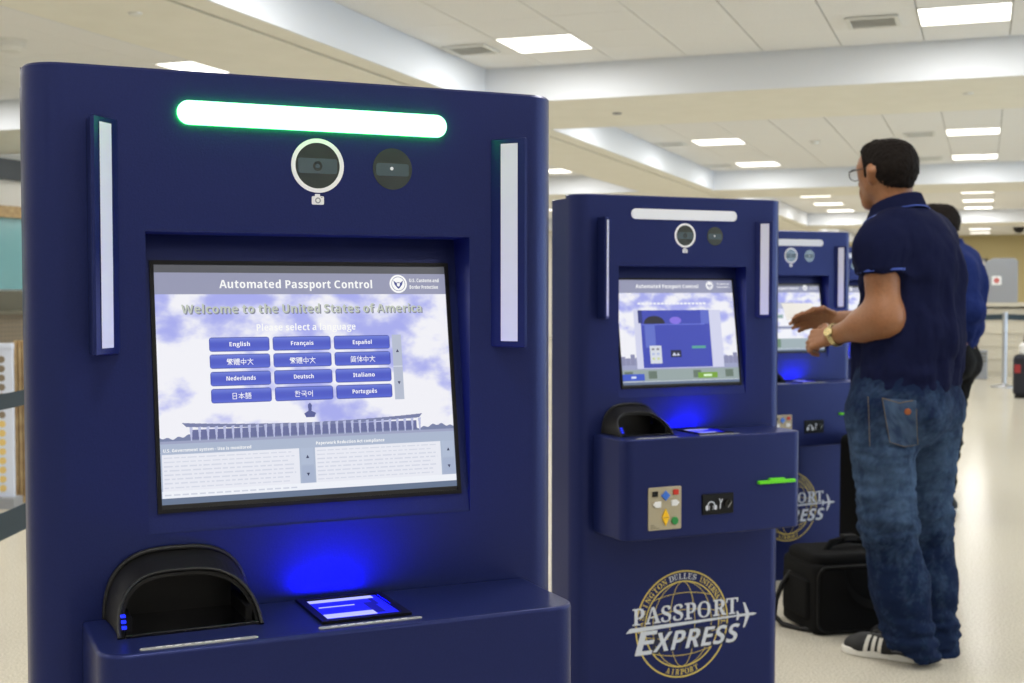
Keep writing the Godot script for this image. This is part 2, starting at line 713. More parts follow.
# one coffer: a slab, its tiles (one by one where near: rectangle near), the rest joined
func coffer(root: Node3D, x0: float, x1: float, z0: float, z1: float, near: Rect2, taken: Array) -> void:
	part("coffer_slab", span(Vector3(x0, CEIL_HIGH, z0), Vector3(x1, CEIL_HIGH + 0.2, z1)), M.tile_edge, root)
	var rest := MB.new()
	var kx0 := int(floor((x0 + 4.117) / TILE + 0.01))
	var zz := z0
	while zz < z1 - 0.02:
		var ze := minf(zz + TILE, z1)
		var k := kx0
		while -4.117 + TILE * k < x1 - 0.02:
			var xa := maxf(-4.117 + TILE * k, x0)
			var xb := minf(-4.117 + TILE * (k + 1), x1)
			k += 1
			var c := Vector2((xa + xb) / 2, (zz + ze) / 2)
			var busy := false
			for q in taken:
				if q.distance_to(c) < 0.25:
					busy = true
			if busy or xb - xa < 0.03:
				continue
			var w := xb - xa - 0.007
			var d := ze - zz - 0.007
			if near.has_point(c):
				var key := "%.3f %.3f" % [w, d]
				if not tile_meshes.has(key):
					var m := MB.new()
					m.prism(PackedVector2Array([Vector2(-w / 2, -d / 2), Vector2(w / 2, -d / 2), Vector2(w / 2, d / 2), Vector2(-w / 2, d / 2)]), -0.012, 0.0, 0.003)
					tile_meshes[key] = m.mesh()
				part("ceiling_tile", tile_meshes[key], M.tile, root, Transform3D(Basis(), Vector3(c.x, CEIL_HIGH, c.y)))
			else:
				rest.box(Vector3(c.x, CEIL_HIGH - 0.006, c.y), Vector3(w, 0.012, d))
		zz = ze
	if rest.v.size():
		var o := part("tile_field", rest, M.tile, root)
		o.set_meta("kind", "stuff")


func build_hall() -> void:
	structure("floor", span(Vector3(-11.4, -0.2, -46.7), Vector3(9.2, 0, 9.2)), M.floor)
	structure("wall_back", span(Vector3(-11.4, 0, -46.7), Vector3(9.2, 3.4, -46.5)), M.wall)
	structure("wall_front", span(Vector3(-11.4, 0, 9.0), Vector3(9.2, 3.4, 9.2)), M.wall_pale)
	# the right wall is glazed along its middle stretch: daylight comes in there
	structure("wall_right", boxes([[Vector3(9.1, 1.7, -33.5), Vector3(0.2, 3.4, 26.0)], [Vector3(9.1, 1.7, 2.75), Vector3(0.2, 3.4, 12.5)], [Vector3(9.1, 0.05, -12.0), Vector3(0.2, 0.1, 17.0)], [Vector3(9.1, 3.05, -12.0), Vector3(0.2, 0.7, 17.0)]]), M.wall_pale)
	var wn := Node3D.new()
	wn.name = "window_2"
	wn.set_meta("kind", "structure")
	add_child(wn)
	for i in 7:
		var zz := -20.5 + i * 17.0 / 6.0
		part("mullion", span(Vector3(9.02, 0.1, zz - 0.05), Vector3(9.18, 2.7, zz + 0.05)), M.grey, wn)
		if i < 6:
			part("pane", span(Vector3(9.09, 0.1, zz + 0.05), Vector3(9.10, 2.7, zz + 17.0 / 6.0 - 0.05)), M.clear, wn)
	var c := Node3D.new()
	c.name = "ceiling"
	c.set_meta("kind", "structure")
	add_child(c)
	var zs := [[-10.40, 9.0], [-20.37, -12.25], [-32.0, -22.25], [-46.5, -33.9]]
	var rows := [[-9.485, -6.435, -3.385, -0.335, 2.715, 5.765], [-19.455, -16.405, -13.355], [-31.2, -28.75, -26.2, -23.6], [-44.4, -41.8, -38.4, -35.4]]
	var cols := [-3.202, -0.152, 2.898, 5.948]
	var lcols := [-6.252, -9.302]
	var bays := ["the first bay", "the second bay", "the third bay", "the last bay"]
	var ord := ["first", "second", "third", "fourth", "fifth", "sixth"]
	var sides := ["beside the slotted beam", "over the aisle", "right of the aisle", "by the right wall"]
	var nears := [Rect2(-4.2, -10.5, 5.4, 5.0), Rect2(-4.2, -20.5, 6.2, 7.0), Rect2(), Rect2()]
	var lnears := [Rect2(-9.5, -10.5, 4.4, 4.0), Rect2(), Rect2(), Rect2()]
	for b in 4:
		var taken := []
		var z1: float = zs[b][1]
		for z in rows[b]:
			for x in cols:
				taken.append(Vector2(x, z))
				panel_light(x, z, "lit ceiling panel %s, %s row from far end of %s" % [sides[cols.find(x)], ord[rows[b].find(z)], bays[b]], "ceiling panels of the main coffers")
			for x in lcols:
				taken.append(Vector2(x, z))
				panel_light(x, z, "lit side-coffer panel %s, %s row from far end of %s" % [["by the slotted beam", "by the glazed wall"][lcols.find(x)], ord[rows[b].find(z)], bays[b]], "ceiling panels of the side coffers")
		if b < 2:
			for i in (1 if b == 0 else 2):
				for x in [-3.812, -0.762]:
					air_vent(x, rows[b][i], "grey slatted vent %s, %s row from far end of %s" % ["beside the slotted beam" if x < -2.0 else "over the aisle", ord[i], bays[b]])
		coffer(c, -4.05, 9.0, zs[b][0], z1, nears[b], taken)
		coffer(c, -11.2, -5.24, zs[b][0], z1, lnears[b], taken)
	# the beams between the coffers: cream undersides, white faces
	for i in 3:
		var za: float = zs[i][0]
		var zb: float = zs[i + 1][1]
		for xx in [[-11.2, -5.24], [-4.05, 9.0]]:
			part("cross_beam", span(Vector3(xx[0], CEIL_LOW, zb + 0.012), Vector3(xx[1], CEIL_HIGH + 0.2, za - 0.012)), M.soffit, c)
			part("beam_face", span(Vector3(xx[0], CEIL_LOW, za - 0.012), Vector3(xx[1], CEIL_HIGH, za)), M.fascia, c)
			part("beam_face", span(Vector3(xx[0], CEIL_LOW, zb), Vector3(xx[1], CEIL_HIGH, zb + 0.012)), M.fascia, c)
	part("long_beam", span(Vector3(-5.228, CEIL_LOW, -46.5), Vector3(-4.275, CEIL_HIGH + 0.2, 9.0)), M.soffit, c)
	part("long_beam", span(Vector3(-4.235, CEIL_LOW, -46.5), Vector3(-4.062, CEIL_HIGH + 0.2, 9.0)), M.soffit, c)
	part("slot_liner", span(Vector3(-4.275, CEIL_LOW + 0.05, -46.5), Vector3(-4.235, CEIL_LOW + 0.1, 9.0)), M.olive, c)
	part("beam_face", span(Vector3(-4.062, CEIL_LOW, -46.5), Vector3(-4.05, CEIL_HIGH, 9.0)), M.fascia, c)
	part("beam_face", span(Vector3(-5.24, CEIL_LOW, -46.5), Vector3(-5.228, CEIL_HIGH, 9.0)), M.fascia, c)
	# small fittings of the ceiling
	var dm := MB.new()
	dm.lathe([Vector2(0, -0.045), Vector2(0.04, -0.045), Vector2(0.055, -0.03), Vector2(0.06, -0.008), Vector2(0.068, 0)], 20)
	var det := part(numbered("smoke_detector"), dm, M.vent, self, Transform3D(Basis(), on_ceiling(815, 141, CEIL_HIGH - 0.012)))
	tag(det, "small round smoke detector on the tiles of the second bay", "smoke detector")
	var d2 := part(numbered("smoke_detector"), dm, M.vent, self, Transform3D(Basis.from_scale(Vector3.ONE * 1.9), on_ceiling(10, 40, CEIL_HIGH - 0.012)))
	tag(d2, "round domed detector on the side coffer tiles left of the green-lit kiosk", "smoke detector")
	var sp := MB.new()
	sp.lathe([Vector2(0, -0.012), Vector2(0.035, -0.012), Vector2(0.045, 0)], 16)
	for e in [[617, 113, "small round sprinkler cover under the first wide beam"], [135, 13, "small round sprinkler cover under the long slotted beam"], [968, 93, "faint round sprinkler cover at the far right of the first wide beam"]]:
		var o := part(numbered("sprinkler_cover"), sp, M.grey if e[0] == 617 else M.vent, self, Transform3D(Basis(), on_ceiling(e[0], e[1], CEIL_LOW)))
		tag(o, e[2], "sprinkler")
	var dome := MB.new()
	dome.lathe([Vector2(0, -0.16), Vector2(0.08, -0.14), Vector2(0.13, -0.08), Vector2(0.14, -0.02), Vector2(0.17, 0)], 20)
	var cam := part("dome_camera", dome, M.black_gloss, self, Transform3D(Basis(), on_ceiling(1019, 227, CEIL_LOW)))
	tag(cam, "dark dome camera hanging under the farthest wide beam", "camera")
	build_left_side()
	build_far_end()


func on_ceiling(x: float, y: float, h: float) -> Vector3:
	return on_floor(x, y, h)


func stanchion(at: Vector3, label: String, group := "") -> Node3D:
	var t := thing("stanchion", label, "stanchion", at, 0.0, group)
	var b := MB.new()
	b.lathe([Vector2(0, 0.0), Vector2(0.175, 0.0), Vector2(0.175, 0.012), Vector2(0.16, 0.02), Vector2(0.06, 0.034), Vector2(0.034, 0.05)], 32)
	part("base", b, M.steel, t)
	var p := MB.new()
	p.lathe([Vector2(0.032, 0.04), Vector2(0.032, 0.90)], 20)
	part("post", p, M.steel, t)
	var h := MB.new()
	h.lathe([Vector2(0.036, 0.885), Vector2(0.036, 0.985), Vector2(0.03, 0.995), Vector2(0, 0.998)], 20)
	part("belt_head", h, M.steel, t)
	return t


func belt(a: Vector3, b: Vector3, h: float, label: String) -> void:
	var d := b - a
	var l := Vector2(d.x, d.z).length()
	var m := MB.new()
	var steps := 12
	var mid := (a + b) / 2.0
	var t := d.normalized()
	var s := t.cross(Vector3.UP) * 0.0012
	for i in steps:
		var u := float(i) / steps
		var w := float(i + 1) / steps
		var p := a.lerp(b, u) - mid - Vector3.UP * 0.02 * 4.0 * u * (1 - u)
		var q := a.lerp(b, w) - mid - Vector3.UP * 0.02 * 4.0 * w * (1 - w)
		var up := Vector3.UP * h / 2.0
		for sg in [-1.0, 1.0]:
			m.quad(p - up + s * sg, q - up + s * sg, q + up + s * sg, p + up + s * sg, s.normalized() * sg)
			m.quad(p + up * sg - s, q + up * sg - s, q + up * sg + s, p + up * sg + s, Vector3.UP * sg)
	var o := part(numbered("barrier_belt"), m, M.belt, self, Transform3D(Basis(), mid))
	tag(o, label, "barrier belt")


func build_left_side() -> void:
	# the wall far to the left, with a glazed booth front
	var w := structure("wall_left", span(Vector3(-11.4, 0, -46.5), Vector3(-11.2, 3.4, 9.0)), M.wall_pale)
	part("bulkhead", span(Vector3(-11.2, 2.62, -16.5), Vector3(-11.05, 2.86, -6.0)), M.bulkhead, w)
	part("dado_panel", span(Vector3(-11.2, 1.0, -16.5), Vector3(-11.12, 1.27, -6.0)), M.olive, w)
	var win := Node3D.new()
	win.name = "window_1"
	win.set_meta("kind", "structure")
	add_child(win)
	for i in 4:
		var z := -15.6 + i * 2.4
		part("pane", span(Vector3(-11.2, 1.29, z), Vector3(-11.17, 2.16, z + 2.3)), M.teal_glass, win)
		part("mullion", span(Vector3(-11.2, 1.29, z + 2.3), Vector3(-11.1, 2.16, z + 2.4)), M.wood, win)
	part("head", span(Vector3(-11.2, 2.16, -16.5), Vector3(-11.08, 2.3, -6.0)), M.wood, win)
	# a low brown counter front under the glass
	var ct := thing("booth_counter", "low brown perforated counter front under the teal glass", "counter", Vector3(-10.7, 0, -11.6), 0.0)
	part("front_panel", span(Vector3(0, 0, -4.6), Vector3(0.06, 1.0, 4.6)), M.brown, ct)
	part("counter_top", span(Vector3(-0.35, 1.0, -4.7), Vector3(0.12, 1.04, 4.7)), M.olive, ct)
	var holes := MB.new()
	for i in 40:
		for j in 9:
			holes.box(Vector3(0.0602, 0.55 + j * 0.05, -1.6 + i * 0.06), Vector3(0.002, 0.022, 0.03))
	part("perforations", holes, M.olive, ct).set_meta("kind", "stuff")
	# white perforated partition, with a slatted wooden post at its end
	var rt := cam_basis.x
	var yaw := rad_to_deg(atan2(-rt.z, rt.x))
	var at := on_floor(14, 507)
	var pt := thing("perforated_partition", "white perforated screen panel on a foot rail behind the barrier belts", "partition", at, yaw)
	part("screen_panel", span(Vector3(-1.2, 0.05, -0.03), Vector3(0, 0.93, 0.0)), M.panel_white, pt)
	part("foot_rail", span(Vector3(-1.25, 0, -0.06), Vector3(0.03, 0.06, 0.08)), M.grey, pt)
	part("top_rail", span(Vector3(-1.2, 0.93, -0.04), Vector3(0.0, 0.96, 0.01)), M.panel_white, pt)
	var hm := MB.new()
	hm.plate(disc(0.021, Vector2.ZERO, 14), 0.0, 0.003)
	var hmesh := hm.mesh()
	for j in 15:
		for i in 3:
			part("perforation", hmesh, M.amber if j < 8 else M.brown, pt, Transform3D(Basis(), Vector3(-0.062 - i * 0.075, 0.11 + j * 0.054, 0.0)))
	var wp := thing("slatted_post", "narrow post of pale wooden slats beside the white perforated panel", "post", on_floor(16, 502), yaw)
	part("base_block", span(Vector3(-0.005, 0, -0.06), Vector3(0.075, 0.03, 0.02)), M.wood, wp)
	for i in 3:
		part("slat", span(Vector3(0.0 + i * 0.026, 0.03, -0.04), Vector3(0.018 + i * 0.026, 0.97, 0.0)), M.wood, wp)
	# barrier belts in front of them
	var fw := Vector3(-cam_basis.z.x, 0, -cam_basis.z.z).normalized()
	var rr := Vector3(rt.x, 0, rt.z).normalized()
	var a := rr * -1.585 + fw * 3.3
	var b := rr * -1.612 + fw * 5.2
	stanchion(a, "steel stanchion at the open end of the two dark belts by the nearest kiosk", "stanchions beside the nearest kiosk")
	stanchion(b, "steel stanchion hidden behind the green-lit kiosk, holding the two dark belts", "stanchions beside the nearest kiosk")
	var off := fw * 0.03
	belt(a + off + Vector3.UP * 0.935, b - off + Vector3.UP * 0.935, 0.05, "upper dark grey barrier belt left of the green-lit kiosk")
	belt(a + off + Vector3.UP * 0.545, b - off + Vector3.UP * 0.545, 0.085, "lower wide dark grey barrier belt left of the green-lit kiosk")


func build_far_end() -> void:
	# low counter wall with booths, beyond the barrier
	var base := on_floor(985, 377)
	var ct := thing("inspection_counter", "long pale low counter with ribbed front across the far end", "counter", Vector3(0, 0, base.z), 0.0)
	part("body", span(Vector3(-3.4, 0, -0.55), Vector3(6.0, 1.01, 0)), M.counter, ct)
	part("counter_top", span(Vector3(-3.45, 1.05, -0.6), Vector3(6.05, 1.10, 0.06)), M.counter, ct)
	part("top_support", span(Vector3(-3.4, 1.01, -0.5), Vector3(6.0, 1.05, -0.12)), M.counter, ct)
	for i in 5:
		part("rib", span(Vector3(-3.4, 0.08 + i * 0.19, 0), Vector3(6.0, 0.10 + i * 0.19, 0.012)), M.counter, ct)
	var bp := thing("booth_screen", "grey rounded metal screen standing on the far counter, small red sign on it", "booth screen", Vector3(0, 1.10, base.z - 0.2), 0.0)
	var pm := MB.new()
	var x0 := px(978, 280, 20.0)
	var sx := base.z / x0.z
	var xa := EYE.lerp(px(984, 280, 20.0), sx).x
	var xb := EYE.lerp(px(1018, 280, 20.0), sx).x
	var poly := PackedVector2Array([Vector2(xa, 0), Vector2(xb, 0), Vector2(xb, 0.62), Vector2(xb - 0.06, 0.665), Vector2(xa + 0.14, 0.665), Vector2(xa + 0.04, 0.62), Vector2(xa, 0.54)])
	pm.plate(poly, -0.04, 0.0, 0.006)
	part("metal_sheet", pm, M.grey, bp)
	var sg := thing("notice_sign", "small square white notice with a red mark on the grey booth screen", "sign", Vector3((xa + xb) / 2 - 0.06, 1.10 + 0.33, base.z - 0.2), 0.0)
	var sm := MB.new()
	sm.plate(round_rect(0.135, 0.135, 0.01), 0.0, 0.01)
	part("sign_board", sm, M.white, sg)
	var rm := MB.new()
	rm.ring(Vector3(0, 0, 0.0105), 0.008, 0.038, 0.001, 24)
	part("red_mark", rm, M.red, sg)
	# steel stanchions and belt before the counter
	var s0 := on_floor(1004, 387)
	stanchion(s0, "steel stanchion standing alone on the bright floor before the far counter", "far stanchions")
	stanchion(s0 + Vector3(-2.1, 0, -0.1), "steel stanchion before the far counter, behind the travellers", "far stanchions")
	stanchion(s0 + Vector3(2.1, 0, 0.05), "steel stanchion before the far counter, past the dark bag", "far stanchions")
	belt(s0 + Vector3(-2.07, 0.93, -0.1), s0 + Vector3(-0.036, 0.93, 0), 0.075, "dark belt strung from the lone far stanchion toward the travellers")
	belt(s0 + Vector3(0.036, 0.93, 0), s0 + Vector3(2.07, 0.93, 0.05), 0.075, "dark belt strung from the lone far stanchion toward the dark bag")
	# grey bin by the counter
	var bin := thing("waste_bin", "small grey ribbed bin against the far pale counter", "bin", on_floor(980, 378) + Vector3(0, 0, 0.2), 0.0)
	var bm := MB.new()
	bm.prism(round_rect(0.2, 0.2, 0.03), 0.0, 0.42, 0.01)
	part("body", bm, M.grey, bin)
	for i in 3:
		part("groove", span(Vector3(-0.09, 0.26 + i * 0.05, 0.098), Vector3(0.09, 0.275 + i * 0.05, 0.104)), M.olive, bin)
	# half-seen dark bag at the edge
	var bag := thing("travel_bag", "dark upright travel bag with red patch on the open floor by the far barrier", "bag", on_floor(1030, 398), -20.0)
	var g := MB.new()
	g.prism(round_rect(0.36, 0.26, 0.07), 0.02, 0.52, 0.06, 4)
	part("body", g, M.bag_navy, bag)
	var g2 := MB.new()
	g2.prism(round_rect(0.24, 0.18, 0.06), 0.50, 0.66, 0.05, 4)
	part("pale_top", g2, M.white, bag)
	part("red_patch", span(Vector3(-0.14, 0.30, 0.125), Vector3(-0.07, 0.40, 0.135)), M.red_dull, bag)
	var g3 := MB.new()
	g3.tube([Vector3(-0.08, 0.62, 0), Vector3(-0.07, 0.74, 0), Vector3(0.07, 0.74, 0), Vector3(0.08, 0.62, 0)], 0.012, 8)
	part("handle", g3, M.black, bag)
	part("base", span(Vector3(-0.15, 0, -0.1), Vector3(0.15, 0.03, 0.1)), M.black, bag)
	# door and pale panel in the far wall
	var d := Node3D.new()
	d.name = "door_1"
	d.set_meta("kind", "structure")
	add_child(d)
	part("door_leaf", span(Vector3(-0.75, 0, -46.5), Vector3(0.0, 2.3, -46.46)), M.wall_pale, d)
	part("door_frame", span(Vector3(-0.83, 0, -46.5), Vector3(-0.75, 2.38, -46.44)), M.grey, d)
	part("door_frame", span(Vector3(0.0, 0, -46.5), Vector3(0.08, 2.38, -46.44)), M.grey, d)
	part("door_frame", span(Vector3(-0.83, 2.3, -46.5), Vector3(0.08, 2.38, -46.44)), M.grey, d)


# ---------------------------------------------------------------- kiosk
const LCD_W := 0.383
const LCD_H := 0.2996
var lcd_at: Transform3D


func su(u: float, v: float) -> Vector2:
	return Vector2((u - 0.5) * LCD_W, (0.5 - v) * LCD_H)


func screen_mat(img: Image) -> StandardMaterial3D:
	var m := mat(Color(0.01, 0.01, 0.012), 0.28)
	m.emission_enabled = true
	m.emission = Color(0, 0, 0)
	m.emission_texture = ImageTexture.create_from_image(img)
	m.emission_energy_multiplier = SCREEN
	return m


func fillr(im: Image, u0: float, v0: float, u1: float, v1: float, c: Color) -> void:
	var w := im.get_width()
	var h := im.get_height()
	im.fill_rect(Rect2i(int(u0 * w), int(v0 * h), maxi(1, int(u1 * w) - int(u0 * w)), maxi(1, int(v1 * h) - int(v0 * h))), c)


func sky_picture(w: int, h: int, sd: int) -> Image:
	var im := Image.create(w, h, false, Image.FORMAT_RGB8)
	var f := FastNoiseLite.new()
	f.seed = sd
	f.frequency = 0.0042 * 900.0 / w
	f.fractal_octaves = 5
	for y in h:
		for x in w:
			var k := f.get_noise_2d(x, y * 1.5) * 1.7 + 0.42
			k += (float(y) / h - 0.3) * 0.9 + absf(float(x) / w - 0.55) * 0.5
			k = smoothstep(-0.25, 0.95, k)
			im.set_pixel(x, y, Color(0.66, 0.68, 0.95).lerp(Color(0.965, 0.965, 0.995), k))
	return im


func poly_fill(im: Image, pts: PackedVector2Array, c: Color) -> void:
	var w := im.get_width()
	var h := im.get_height()
	var lo := Vector2(2, 2)
	var hi := Vector2(-1, -1)
	for p in pts:
		lo = lo.min(p)
		hi = hi.max(p)
	for y in range(maxi(0, int(lo.y * h)), mini(h, int(hi.y * h) + 1)):
		for x in range(maxi(0, int(lo.x * w)), mini(w, int(hi.x * w) + 1)):
			if Geometry2D.is_point_in_polygon(Vector2((x + 0.5) / w, (y + 0.5) / h), pts):
				im.set_pixel(x, y, c)


func picture_edges(im: Image) -> void:
	fillr(im, 0, 0, 1, 0.034, Color(0.33, 0.34, 0.37))
	fillr(im, 0, 0.034, 1, 0.124, Color(0.59, 0.60, 0.71))
	fillr(im, 0, 0.958, 1, 0.984, Color(0.40, 0.47, 0.58))
	fillr(im, 0, 0.984, 1, 1, Color(0.05, 0.05, 0.06))


func picture_menu() -> Image:
	var w := 900
	var h := 704
	var im := sky_picture(w, h, 7)
	# haze of trees on the skyline and the long terminal with its sweeping roof
	for x in w:
		var t := 0.712 + 0.006 * sin(x * 0.05) + 0.004 * sin(x * 0.21)
		fillr(im, float(x) / w, t, float(x + 1) / w, 0.745, Color(0.47, 0.51, 0.66))
	fillr(im, 0.0, 0.728, 1.0, 0.75, Color(0.62, 0.65, 0.78))
	var roof := PackedVector2Array()
	for i in 21:
		var u := i / 20.0
		roof.append(Vector2(0.072 + 0.815 * u, 0.655 + 0.018 * 4.0 * u * (1 - u)))
	for i in 21:
		var u := 1.0 - i / 20.0
		roof.append(Vector2(0.085 + 0.79 * u, 0.672 + 0.014 * 4.0 * u * (1 - u)))
	fillr(im, 0.10, 0.685, 0.865, 0.724, Color(0.40, 0.43, 0.62))
	poly_fill(im, roof, Color(0.47, 0.50, 0.66))
	for i in 30:
		var u := 0.095 + 0.776 * i / 29.0
		poly_fill(im, PackedVector2Array([Vector2(u, 0.675), Vector2(u + 0.010, 0.672), Vector2(u + 0.007, 0.728), Vector2(u + 0.003, 0.728)]), Color(0.74, 0.76, 0.90))
	# control tower
	poly_fill(im, PackedVector2Array([Vector2(0.485, 0.60), Vector2(0.492, 0.59), Vector2(0.499, 0.60), Vector2(0.497, 0.625), Vector2(0.512, 0.635), Vector2(0.506, 0.652), Vector2(0.478, 0.652), Vector2(0.472, 0.635), Vector2(0.487, 0.625)]), Color(0.33, 0.36, 0.60))
	# the twelve language buttons
	for r in 4:
		for c in 3:
			var u0: float = [0.168, 0.377, 0.586][c]
			var v0 := 0.306 + r * 0.0715
			var u1 := u0 + 0.198
			var v1 := v0 + 0.060
			var ww := int((u1 - u0) * w)
			var hh := int((v1 - v0) * h)
			for y in hh:
				for x in ww:
					var e := Vector2(minf(x, ww - 1 - x), minf(y, hh - 1 - y))
					if e.x < 6 and e.y < 6 and Vector2(6 - e.x, 6 - e.y).length() > 6.0:
						continue
					var t := float(y) / hh
					var cl := Color(0.43, 0.50, 0.86).lerp(Color(0.28, 0.34, 0.79), smoothstep(0.0, 0.45, t)).lerp(Color(0.35, 0.42, 0.85), smoothstep(0.6, 1.0, t))
					if e.x < 1.5 or e.y < 1.5:
						cl = Color(0.21, 0.26, 0.62)
					im.set_pixel(int(u0 * w) + x, int(v0 * h) + y, cl)
	fillr(im, 0.793, 0.304, 0.826, 0.590, Color(0.72, 0.75, 0.83))
	fillr(im, 0.793, 0.443, 0.826, 0.447, Color(0.86, 0.88, 0.94))
	# the two notices
	fillr(im, 0, 0.740, 1, 0.972, Color(0.68, 0.73, 0.83))
	fillr(im, 0.006, 0.782, 0.449, 0.930, Color(0.93, 0.94, 0.98))
	fillr(im, 0.503, 0.782, 0.948, 0.930, Color(0.93, 0.94, 0.98))
	fillr(im, 0.004, 0.930, 1.0, 0.970, Color(0.96, 0.97, 1.0))
	var rng := RandomNumberGenerator.new()
	rng.seed = 3
	for s in 2:
		for l in 8:
			var u: float = [0.012, 0.509][s]
			var end: float = [0.44, 0.94][s] - rng.randf() * 0.03
			while u < end:
				var wl := 0.008 + rng.randf() * 0.025
				fillr(im, u, 0.793 + l * 0.0172, minf(u + wl, end), 0.793 + l * 0.0172 + 0.0050, Color(0.845, 0.86, 0.92))
				u += wl + 0.006
	var uu := 0.012
	while uu < 0.42:
		fillr(im, uu, 0.943, uu + 0.02, 0.948, Color(0.82, 0.84, 0.9))
		uu += 0.027
	for s in 2:
		var u: float = [0.455, 0.954][s]
		fillr(im, u, 0.782, u + 0.042, 0.852, Color(0.70, 0.75, 0.85))
		fillr(im, u, 0.857, u + 0.042, 0.930, Color(0.66, 0.71, 0.82))
	picture_edges(im)
	return im


func picture_tray() -> Image:
	var w := 600
	var h := 470
	var im := sky_picture(w, h, 19)
	fillr(im, 0, 0.74, 1, 0.86, Color(0.62, 0.64, 0.78))
	for i in 26:
		fillr(im, i * 0.04, 0.72 + 0.02 * sin(i * 2.3), i * 0.04 + 0.035, 0.8, Color(0.55, 0.56, 0.70))
	fillr(im, 0, 0.845, 1, 0.965, Color(0.60, 0.66, 0.66))
	for u in [0.22, 0.88, 0.6, 0.02]:
		fillr(im, u, 0.86, u + 0.07, 0.93, Color(0.40, 0.47, 0.42))
	fillr(im, 0.13, 0.288, 0.875, 0.838, Color(0.84, 0.85, 0.95))
	fillr(im, 0.185, 0.288, 0.775, 0.830, Color(0.24, 0.29, 0.72))
	fillr(im, 0.165, 0.288, 0.20, 0.41, Color(0.18, 0.22, 0.50))
	fillr(im, 0.70, 0.288, 0.775, 0.42, Color(0.36, 0.42, 0.80))
	fillr(im, 0.19, 0.420, 0.73, 0.427, Color(0.47, 0.52, 0.90))
	fillr(im, 0.215, 0.42, 0.30, 0.64, Color(0.38, 0.44, 0.80))
	var hood := PackedVector2Array()
	for i in 13:
		var a := PI * i / 12.0
		hood.append(Vector2(0.30 - cos(a) * 0.09, 0.415 - sin(a) * 0.075))
	poly_fill(im, hood, Color(0.13, 0.13, 0.20))
	var oval := PackedVector2Array()
	for i in 24:
		oval.append(Vector2(0.48 + cos(TAU * i / 24) * 0.05, 0.385 + sin(TAU * i / 24) * 0.035))
	poly_fill(im, oval, Color(0.53, 0.45, 0.90))
	fillr(im, 0.245, 0.622, 0.345, 0.79, Color(0.86, 0.88, 0.92))
	for i in 6:
		fillr(im, 0.262 + (i % 2) * 0.04, 0.645 + (i / 2) * 0.045, 0.285 + (i % 2) * 0.04, 0.665 + (i / 2) * 0.045, [Color(0.5, 0.5, 0.55), Color(0.7, 0.75, 0.9), Color(0.8, 0.85, 0.6)][i / 2])
	fillr(im, 0.42, 0.668, 0.51, 0.735, Color(0.10, 0.11, 0.25))
	poly_fill(im, PackedVector2Array([Vector2(0.43, 0.72), Vector2(0.45, 0.685), Vector2(0.47, 0.72)]), Color(0.85, 0.87, 0.95))
	poly_fill(im, PackedVector2Array([Vector2(0.468, 0.72), Vector2(0.483, 0.69), Vector2(0.498, 0.72)]), Color(0.85, 0.87, 0.95))
	fillr(im, 0.605, 0.630, 0.725, 0.655, Color(0.35, 0.68, 0.58))
	fillr(im, 0.0, 0.885, 0.185, 0.945, Color(0.25, 0.36, 0.80))
	fillr(im, 0.640, 0.885, 0.810, 0.938, Color(0.48, 0.66, 0.20))
	fillr(im, 0.0, 0.955, 1.0, 1.0, Color(0.96, 0.97, 1.0))
	picture_edges(im)
	fillr(im, 0, 0, 1, 0.1, Color(0.59, 0.60, 0.71))
	var u := 0.17
	while u < 0.75:
		fillr(im, u, 0.215, u + 0.025, 0.235, Color(0.97, 0.97, 1.0))
		u += 0.033
	fillr(im, 0.075, 0.905, 0.115, 0.925, Color(0.9, 0.93, 1))
	fillr(im, 0.69, 0.902, 0.76, 0.922, Color(0.9, 1, 0.85))
	return im


func picture_form() -> Image:
	var im := sky_picture(400, 320, 31)
	fillr(im, 0.12, 0.27, 0.62, 0.36, Color(0.70, 0.72, 0.84))
	for i in 3:
		fillr(im, 0.12 + i * 0.2, 0.45, 0.26 + i * 0.2, 0.5, Color(0.55, 0.66, 0.66))
	fillr(im, 0, 0.62, 1, 0.66, Color(0.55, 0.57, 0.70))
	fillr(im, 0, 0.80, 1, 0.95, Color(0.62, 0.68, 0.70))
	for u in [0.3, 0.85]:
		fillr(im, u, 0.80, u + 0.1, 0.93, Color(0.40, 0.52, 0.42))
	fillr(im, 0.0, 0.955, 1.0, 1.0, Color(0.96, 0.97, 1.0))
	picture_edges(im)
	return im


